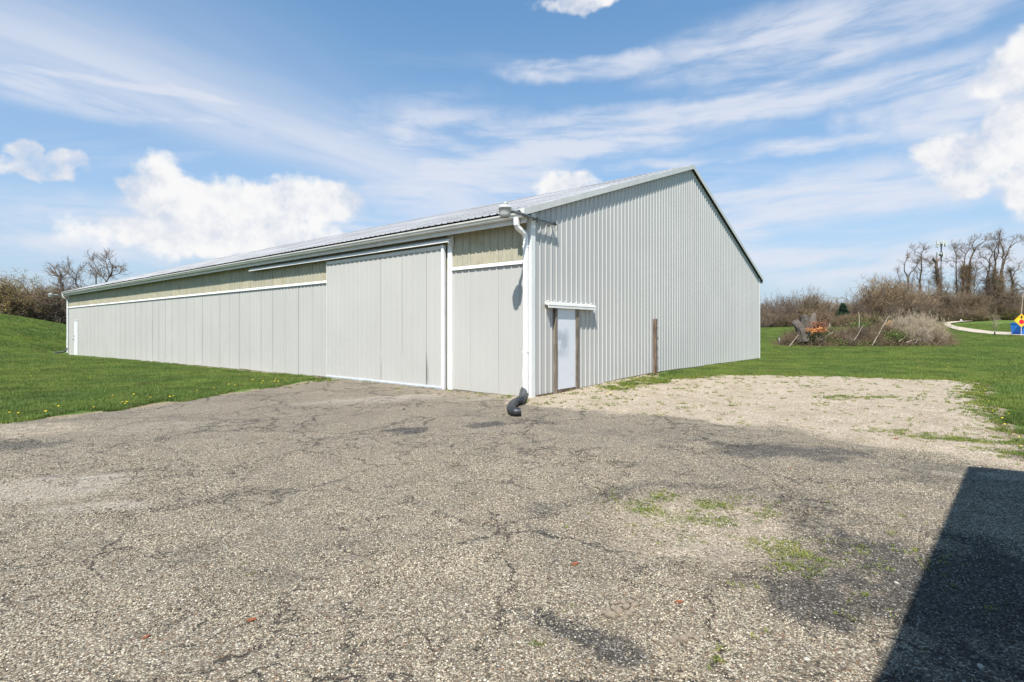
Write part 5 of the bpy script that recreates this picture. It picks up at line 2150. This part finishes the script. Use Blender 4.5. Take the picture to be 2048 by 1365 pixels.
# ------------------------------------------------------------------ bits lying about the yard
def rock_mesh(name, seed, mat, flat=.7):
    import bmesh
    rg = np.random.default_rng(seed)
    bm = bmesh.new()
    bmesh.ops.create_icosphere(bm, subdivisions=2, radius=1.0)
    k = rg.normal(0, 1, (7, 3))
    k /= np.linalg.norm(k, axis=1)[:, None]
    h = rg.uniform(.55, .9, 7)
    for v in bm.verts:
        c = np.array(v.co)
        for a, b in zip(k, h):
            s = c @ a
            if s > b:
                c = c - a * (s - b)
        c *= 1 + rg.normal(0, .035)
        v.co = (c[0], c[1] * rg.uniform(.98, 1.02), c[2] * flat)
    me = bpy.data.meshes.new(name)
    bm.to_mesh(me)
    bm.free()
    me.materials.append(mat)
    return me


plain('pale_stone', (0.38, 0.36, 0.32), 0.8, var=.15, scale=20)
plain('dark_stone', (0.055, 0.053, 0.05), 0.8, var=.3, scale=20)
ROCK = [rock_mesh('clod', s, M['clod']) for s in (1, 2, 3)]
rr = random.Random(12)


def yz(x, y):
    return float((G(x, y) + .02 + yard_relief(np.array([x]), np.array([y])))[0])


def drop_rock(name, me, px, py, size, label, cat, group):
    x, y = gp(px, py)
    o = link(name, me)
    o.location = (x, y, yz(x, y) + size * .25)
    o.rotation_euler = (rr.uniform(-.3, .3), rr.uniform(-.3, .3), rr.uniform(0, 6.28))
    o.scale = (size, size * rr.uniform(.7, 1.1), size * rr.uniform(.7, 1.0))
    tag(o, label, cat, group)


for px, py, s in ((1222, 1243, .030), (1238, 1232, .022), (1210, 1236, .018), (1252, 1224, .024), (1262, 1214, .020), (1268, 1206, .018), (1246, 1214, .016), (1228, 1226, .018), (1256, 1238, .020), (1198, 1238, .014), (1270, 1222, .022), (1240, 1250, .016),
                  (1232, 1216, .015), (1216, 1228, .016), (1264, 1232, .017), (1250, 1246, .015)):
    drop_rock('asphalt_clod', ROCK[rr.randrange(3)], px, py, s * 1.25, 'crumbled brown asphalt clod in the small broken heap', 'clod', 'clods in the broken asphalt heap')
for px, py, s in ((1352, 1288, .020), (1366, 1292, .026), (1380, 1286, .022), (1394, 1290, .018), (1372, 1278, .015), (1345, 1296, .016), (1405, 1280, .015)):
    drop_rock('asphalt_clod', ROCK[rr.randrange(3)], px, py, s * 1.25, 'brown asphalt clod in the row near the bottom of the photograph', 'clod', 'clods in the lower row')
PS, DS = rock_mesh('stone', 9, M['pale_stone'], .6), rock_mesh('stone', 10, M['dark_stone'], .6)
for px, py, s, me, lb in ((1614, 1334, .016, PS, 'flat white stone near the bottom of the asphalt'), (1962, 1345, .015, PS, 'white stone in the shadow at the lower right'), (1758, 1182, .020, DS, 'dark stone left of the shadow edge, left of a pair'), (1812, 1182, .017, DS, 'dark stone beside the shadow edge, right of a pair'),
                          (1548, 1192, .018, DS, 'grey stone below the weedy patch'), (1793, 1174, .014, PS, 'small pale stone between the two dark stones'), (1380, 1048, .017, PS, 'pale stone lying in the weedy patch'), (808, 822, .035, DS, 'dark lump on the gravel before the sliding door'),
                          (1007, 833, .03, DS, 'small dark lump just left of the drain hose'), (2003, 1217, .022, DS, 'dark stone inside the shadow')):
    drop_rock('stone', me, px, py, s, lb, 'stone', 'loose stones')


def leaf_scrap(px, py, size, rz, label):
    x, y = gp(px, py)
    mb = MB()
    n = 9
    P = []
    for i in range(n):
        t = i / (n - 1)
        P.append((t - .5, .28 * math.sin(t * math.pi) * (1 + .3 * math.sin(9 * t))))
    for i in range(n - 2, 0, -1):
        t = i / (n - 1)
        P.append((t - .5, -.25 * math.sin(t * math.pi) * (1 + .3 * math.cos(8 * t))))
    mb.add([(p * size, q * size, .006 + .12 * size * abs(q) * 2 + .05 * size * math.sin(p * 6)) for p, q in P] + [(p * size, q * size, .003 + .12 * size * abs(q) * 2 + .05 * size * math.sin(p * 6)) for p, q in P],
           [tuple(range(len(P))), tuple(range(2 * len(P) - 1, len(P) - 1, -1))] + [(i, (i + 1) % len(P), len(P) + (i + 1) % len(P), len(P) + i) for i in range(len(P))])
    o = mb.build('dry_leaf', M['dry_leaf'])
    o.location = (x, y, yz(x, y))
    o.rotation_euler = (0, 0, rz)
    tag(o, label, 'leaf', 'dry leaves on the asphalt')


leaf_scrap(503, 1248, .055, .2, 'dry red leaf on the asphalt left of centre')
leaf_scrap(1358, 1216, .05, -.2, 'dry reddish leaf right of the broken asphalt heap')
leaf_scrap(1150, 1139, .06, .4, 'tan dry leaf above the dark tar patch')
leaf_scrap(292, 1283, .04, 1.0, 'small orange dry leaf in the lower left')
leaf_scrap(1792, 882, .09, .1, 'red scrap of leaf at the edge of the gravel')


# ------------------------------------------------------------------ dandelions
def dandelion():
    e = empty('dandelion')
    s = Strands(81)
    rg = s.rg
    mb = MB()
    mb.tube([(0, 0, 0), (.004, 0, .05), (.01, .002, .10)], .003, 5)
    mb.build('stem', M['dandelion_leaf'], e)
    mb = MB()
    mb.lathe([(.004, .0), (.026, .006), (.030, .012), (.022, .020), (.006, .022)], 10, (.01, .002, .096))
    mb.build('flower', M['dandelion_yellow'], e)
    n = 9
    a = rg.uniform(0, 6.28, n)
    u = np.stack([np.cos(a), np.sin(a), np.full(n, .55)], 1)
    v = np.stack([-np.sin(a), np.cos(a), np.zeros(n)], 1)
    s.quads(u * .045 + np.array([0, 0, .012]), u * .045, v * .012)
    link('leaves', s.mesh('leaves', M['dandelion_leaf']), e)
    return e


proto = dandelion()
first = True
dr_ = random.Random(4)
spots = [(20, 838), (38, 839), (115, 826), (228, 801), (246, 815), (265, 801), (345, 803), (340, 806), (455, 779), (530, 759), (505, 770), (540, 772), (548, 773), (555, 773), (570, 768), (574, 770), (560, 770), (552, 766), (520, 776), (430, 786), (395, 791),
         (250, 818), (256, 817), (300, 806), (190, 825), (90, 838), (583, 766), (527, 772), (470, 781), (60, 760), (180, 765), (395, 770), (28, 735)]
spots_r = [(1968, 800), (1975, 812), (1988, 833), (1996, 826), (2005, 850), (2012, 862), (2038, 888), (2030, 880), (1972, 790), (1965, 784), (2020, 838), (2042, 905), (1900, 742), (1950, 735), (2010, 752), (1780, 730), (1640, 735)]
spots_g = [(1222, 797), (1213, 800), (1252, 783)]
for grp, lb, sp in (('dandelions along the left lawn', 'yellow dandelion in the left lawn near the asphalt edge', spots), ('dandelions along the right lawn', 'yellow dandelion in the right lawn edge by the gravel', spots_r), ('dandelions by the gable', 'yellow dandelion in the gravel by the gable wall', spots_g)):
    for px, py in sp:
        o = proto if first else copy_tree(proto)
        first = False
        x, y, z = ghit(px + dr_.uniform(-3, 3), py - 3, 4, 120)
        o.location = (x, y, gz(x, y) + .02)
        o.rotation_euler = (0, 0, dr_.uniform(0, 6.28))
        s = dr_.uniform(.5, .85) * (.75 if px > 1900 else 1)
        o.scale = (s, s, s)
        tag(o, lb, 'flower', grp)


# ------------------------------------------------------------------ grass, weeds and loose stones (uncountable)
def blades(n, rad, h0, h1, w, seed, droop=.35):
    rg = np.random.default_rng(seed)
    a = rg.uniform(0, 6.283, n)
    q = np.sqrt(rg.random(n)) * rad
    b = np.stack([np.cos(a) * q, np.sin(a) * q, np.full(n, -.01)], 1)
    ya = rg.uniform(0, 6.283, n)
    lean = rg.normal(0, droop, n)
    h = rg.uniform(h0, h1, n)
    f = np.stack([np.cos(ya), np.sin(ya), np.zeros(n)], 1)
    s = np.stack([-np.sin(ya), np.cos(ya), np.zeros(n)], 1)
    up = np.array([0, 0, 1.])
    m = b + up * (h * .55)[:, None] + f * (h * lean * .35)[:, None]
    t = b + up * h[:, None] * (1 - .25 * np.abs(lean))[:, None] + f * (h * lean)[:, None]
    W = (w * rg.uniform(.7, 1.3, n))[:, None] * s
    V = np.stack([b - W, b + W, m + W * .8, m - W * .8, t + W * .12, t - W * .12], 1)
    i = (np.arange(n) * 6)[:, None]
    F = np.concatenate([i + np.array([0, 1, 2, 3]), i + np.array([3, 2, 4, 5])], 0)
    tint = np.repeat(rg.random(n), 6)
    return V.reshape(-1, 3), F, tint


def hidden_collection(name, meshes):
    c = bpy.data.collections.new(name)
    for i, me in enumerate(meshes):
        c.objects.link(bpy.data.objects.new(name, me))
    return c


def scatter(name, me, coll, seed, tilt=.12):
    """instances strewn over the faces of a mesh; its attributes dens and size steer them"""
    ob = link(name, me)
    ng = bpy.data.node_groups.new(name, 'GeometryNodeTree')
    ng.interface.new_socket('Geometry', in_out='INPUT', socket_type='NodeSocketGeometry')
    ng.interface.new_socket('Geometry', in_out='OUTPUT', socket_type='NodeSocketGeometry')
    N, L = ng.nodes, ng.links
    gi, go = N.new('NodeGroupInput'), N.new('NodeGroupOutput')
    dp = N.new('GeometryNodeDistributePointsOnFaces')
    na = N.new('GeometryNodeInputNamedAttribute')
    na.inputs['Name'].default_value = 'dens'
    nb_ = N.new('GeometryNodeInputNamedAttribute')
    nb_.inputs['Name'].default_value = 'size'
    L.new(gi.outputs[0], dp.inputs['Mesh'])
    L.new(na.outputs['Attribute'], dp.inputs['Density'])
    dp.inputs['Seed'].default_value = seed
    ci = N.new('GeometryNodeCollectionInfo')
    ci.inputs['Collection'].default_value = coll
    ci.inputs['Separate Children'].default_value = True
    ci.inputs['Reset Children'].default_value = True
    ip = N.new('GeometryNodeInstanceOnPoints')
    L.new(dp.outputs['Points'], ip.inputs['Points'])
    L.new(ci.outputs[0], ip.inputs['Instance'])
    ip.inputs['Pick Instance'].default_value = True
    rv = N.new('FunctionNodeRandomValue')
    rv.data_type = 'FLOAT_VECTOR'
    rv.inputs[0].default_value = (-tilt, -tilt, 0)
    rv.inputs[1].default_value = (tilt, tilt, 6.283)
    L.new(rv.outputs[0], ip.inputs['Rotation'])
    rs = N.new('FunctionNodeRandomValue')
    rs.data_type = 'FLOAT'
    rs.inputs[2].default_value = .7
    rs.inputs[3].default_value = 1.25
    mu = N.new('ShaderNodeMath')
    mu.operation = 'MULTIPLY'
    L.new(rs.outputs[1], mu.inputs[0])
    L.new(nb_.outputs['Attribute'], mu.inputs[1])
    L.new(mu.outputs[0], ip.inputs['Scale'])
    L.new(ip.outputs[0], go.inputs[0])
    md = ob.modifiers.new('scatter', 'NODES')
    md.node_group = ng
    return ob


def local_barn(x, y):
    px_, py_ = x - BC[0], y - BC[1]
    return px_ * BU[0] + py_ * BU[1], px_ * BV[0] + py_ * BV[1]


def lawn():
    xs = np.concatenate([-np.cumsum(.4 * 1.035 ** np.arange(95))[::-1], [0], np.cumsum(.4 * 1.035 ** np.arange(105))])
    ys = 4.0 + np.concatenate([[0], np.cumsum(.3 * 1.022 ** np.arange(110))])
    x, y, F = grid(xs, ys)
    r = np.hypot(x, y)
    sd = inpoly(x, y, YARD) + (fbm(x * 2.2, y * 2.2, 77, 4) - .5) * 0.55
    lx, ly = local_barn(x, y)
    inside = (lx > -.05) & (lx < BW + .05) & (ly > -.05) & (ly < BL + .05)
    shed = (x - y > 1.6) & (y < 4.2)
    view = (np.abs(x) < 1.18 * y + 3) & (r < 115)
    dens = 520 * np.minimum(1.0, (13.0 / np.maximum(r, 1)) ** 1.7)
    dens *= sstep(sd, .12, -.10)
    strip = np.where((ly > -.5) & (ly < BL), np.exp(-((lx + .12) / .22) ** 2) * sstep(ly, 38, 28), 0)
    dens *= 1 - .9 * np.clip(strip, 0, 1)
    z = G(x, y) + (fbm(x * .16, y * .16, 5, 3) - .5) * .18 * sstep(r, 22, 60)
    size = (1.0 + np.clip((r - 14) / 60, 0, .7)) * (.75 + .5 * fbm(x * .5, y * .5, 9, 3))
    # not on the track
    dens *= sstep(inpoly(x, y, TRACK), .15, -.25)
    V, F, at = keep_faces(np.stack([x, y, z], 1), F, view & ~inside & ~shed & (sd < .2), dict(dens=dens, size=size))
    me = fast_mesh('grass', V, F, 4, None, False, at)
    tufts = []
    for s in range(5):
        v, f, t = blades(34, .10, .035, .095, .0032, 100 + s)
        tufts.append(fast_mesh('tuft', v, f, 4, M['grass_blade'], False, {'tint': t}))
    o = scatter('grass', me, hidden_collection('tufts', tufts), 3)
    tag(o, 'green spring grass of the lawns around the barn', 'grass', kind='stuff')


lawn()


def yard_patch(test, step=.06, box=(-9, 15, 1.5, 17)):
    xs = np.arange(box[0], box[1], step)
    ys = np.arange(box[2], box[3], step)
    x, y, F = grid(xs, ys)
    sd = inpoly(x, y, YARD)
    at = yard_attrs(x, y)
    z = G(x, y) + .02 + yard_relief(x, y)
    ok, dens, size = test(x, y, sd, at)
    at = dict(at, dens=dens, size=size)
    return keep_faces(np.stack([x, y, z], 1), F, ok, at)


def pebbles():
    def test(x, y, sd, at):
        ok = (sd > .02) & (np.abs(x) < 1.12 * y + .8)
        near_ = sstep(y, 9.0, 4.5)
        dens = 75 * near_ + 30 * at['gravel'] * sstep(y, 15, 9) + 10 * sstep(y, 12, 8)
        size = .75 + .5 * fbm(x * 2, y * 2, 41, 2) + .15 * at['gravel']
        return ok, dens, size
    V, F, at = yard_patch(test, .09, (-10, 14.5, 1.4, 16.5))
    me = fast_mesh('loose_gravel', V, F, 4, None, False, at)
    import bmesh
    base = []
    for s in range(6):
        bm = bmesh.new()
        bmesh.ops.create_icosphere(bm, subdivisions=1, radius=1.0)
        rg = np.random.default_rng(300 + s)
        v = np.array([q.co for q in bm.verts]) * (1 + rg.normal(0, .16, (len(bm.verts), 1)))
        f = np.array([[q.index for q in fc.verts] for fc in bm.faces])
        bm.free()
        base.append((v, f))
    meshes = []
    for s in range(5):
        rg = np.random.default_rng(500 + s)
        V_, F_, T_ = [], [], []
        n = 0
        for i in range(90):
            v, f = base[rg.integers(6)]
            a = rg.uniform(0, 6.283)
            q = math.sqrt(rg.random()) * .13
            r = rg.choice((.0028, .0036, .0045, .0058), p=(.35, .35, .22, .08)) * rg.uniform(.8, 1.2)
            c, sn = math.cos(a * 3), math.sin(a * 3)
            w = v * r * np.array([1.15, .85, .62])
            w = np.stack([w[:, 0] * c - w[:, 1] * sn, w[:, 0] * sn + w[:, 1] * c, w[:, 2] + r * .22], 1)
            V_.append(w + np.array([q * math.cos(a), q * math.sin(a), 0]))
            F_.append(f + n)
            T_.append(np.full(len(v), rg.random()))
            n += len(v)
        meshes.append(fast_mesh('stones', np.concatenate(V_), np.concatenate(F_), 3, M['pebbles'], False, {'tint': np.concatenate(T_)}))
    o = scatter('loose_gravel', me, hidden_collection('stones', meshes), 8, .0)
    tag(o, 'fine loose stones strewn over the asphalt and gravel', 'gravel', kind='stuff')


pebbles()


def weeds():
    def test(x, y, sd, at):
        ok = (sd > -.1) & (np.abs(x) < 1.12 * y + .8)
        n = fbm(x * 5, y * 5, 61, 3)
        n2 = fbm(x * 1.3, y * 1.3, 63, 3)
        m = at['moss'] * sstep(n, .42, .62)
        dens = 3200 * m * sstep(y, 9, 5) + 420 * m * sstep(y, 5, 10)
        # single plants in the crumbling asphalt on the right and in the cracks
        dens += 160 * sstep(n, .66, .76) * sstep(n2, .45, .6) * sstep(x, .2, 1.2) * sstep(y, 6, 4.5)
        for px_, py_, r_ in ((500, 1133, .05), (522, 1163, .06), (1076, 1303, .07), (1140, 1228, .05), (1435, 1345, .08), (1520, 1285, .06), (1440, 1330, .06), (1690, 1240, .06), (1780, 1235, .07), (1480, 1180, .12), (1575, 1130, .12), (1560, 1110, .10), (1380, 1072, .14), (1268, 1068, .07), (1440, 1240, .05)):
            gx, gy = gp(px_, py_)
            dens += 420 * sstep(np.hypot(x - gx, y - gy), r_, r_ * .2)
        # low growth along the gable foot
        lx, ly = local_barn(x, y)
        dens += 600 * np.exp(-((ly + .35 + .11 * lx) / .38) ** 2) * sstep(lx, 2.0, 4.5) * sstep(n, .38, .58)
        dens += 45 * at['gravel'] * sstep(n, .58, .72) * sstep(y, 6, 8)
        size = .34 + .42 * fbm(x * 3, y * 3, 71, 2) + .75 * sstep(y, 6, 11)
        return ok, dens, size
    V, F, at = yard_patch(test, .06, (-6, 15, 1.6, 17))
    keep = at['dens'][F].max(1) > .5
    F = F[keep]
    me = fast_mesh('weeds', V, F, 4, None, False, at)
    tufts = []
    for s in range(4):
        v, f, t = blades(16, .035, .015, .05, .0045, 200 + s, .9)
        tufts.append(fast_mesh('weed', v, f, 4, M['weed_leaf'], False, {'tint': t}))
    o = scatter('weeds', me, hidden_collection('weed_tufts', tufts), 5)
    tag(o, 'small green weeds sprouting through gravel and broken asphalt', 'weeds', kind='stuff')


weeds()
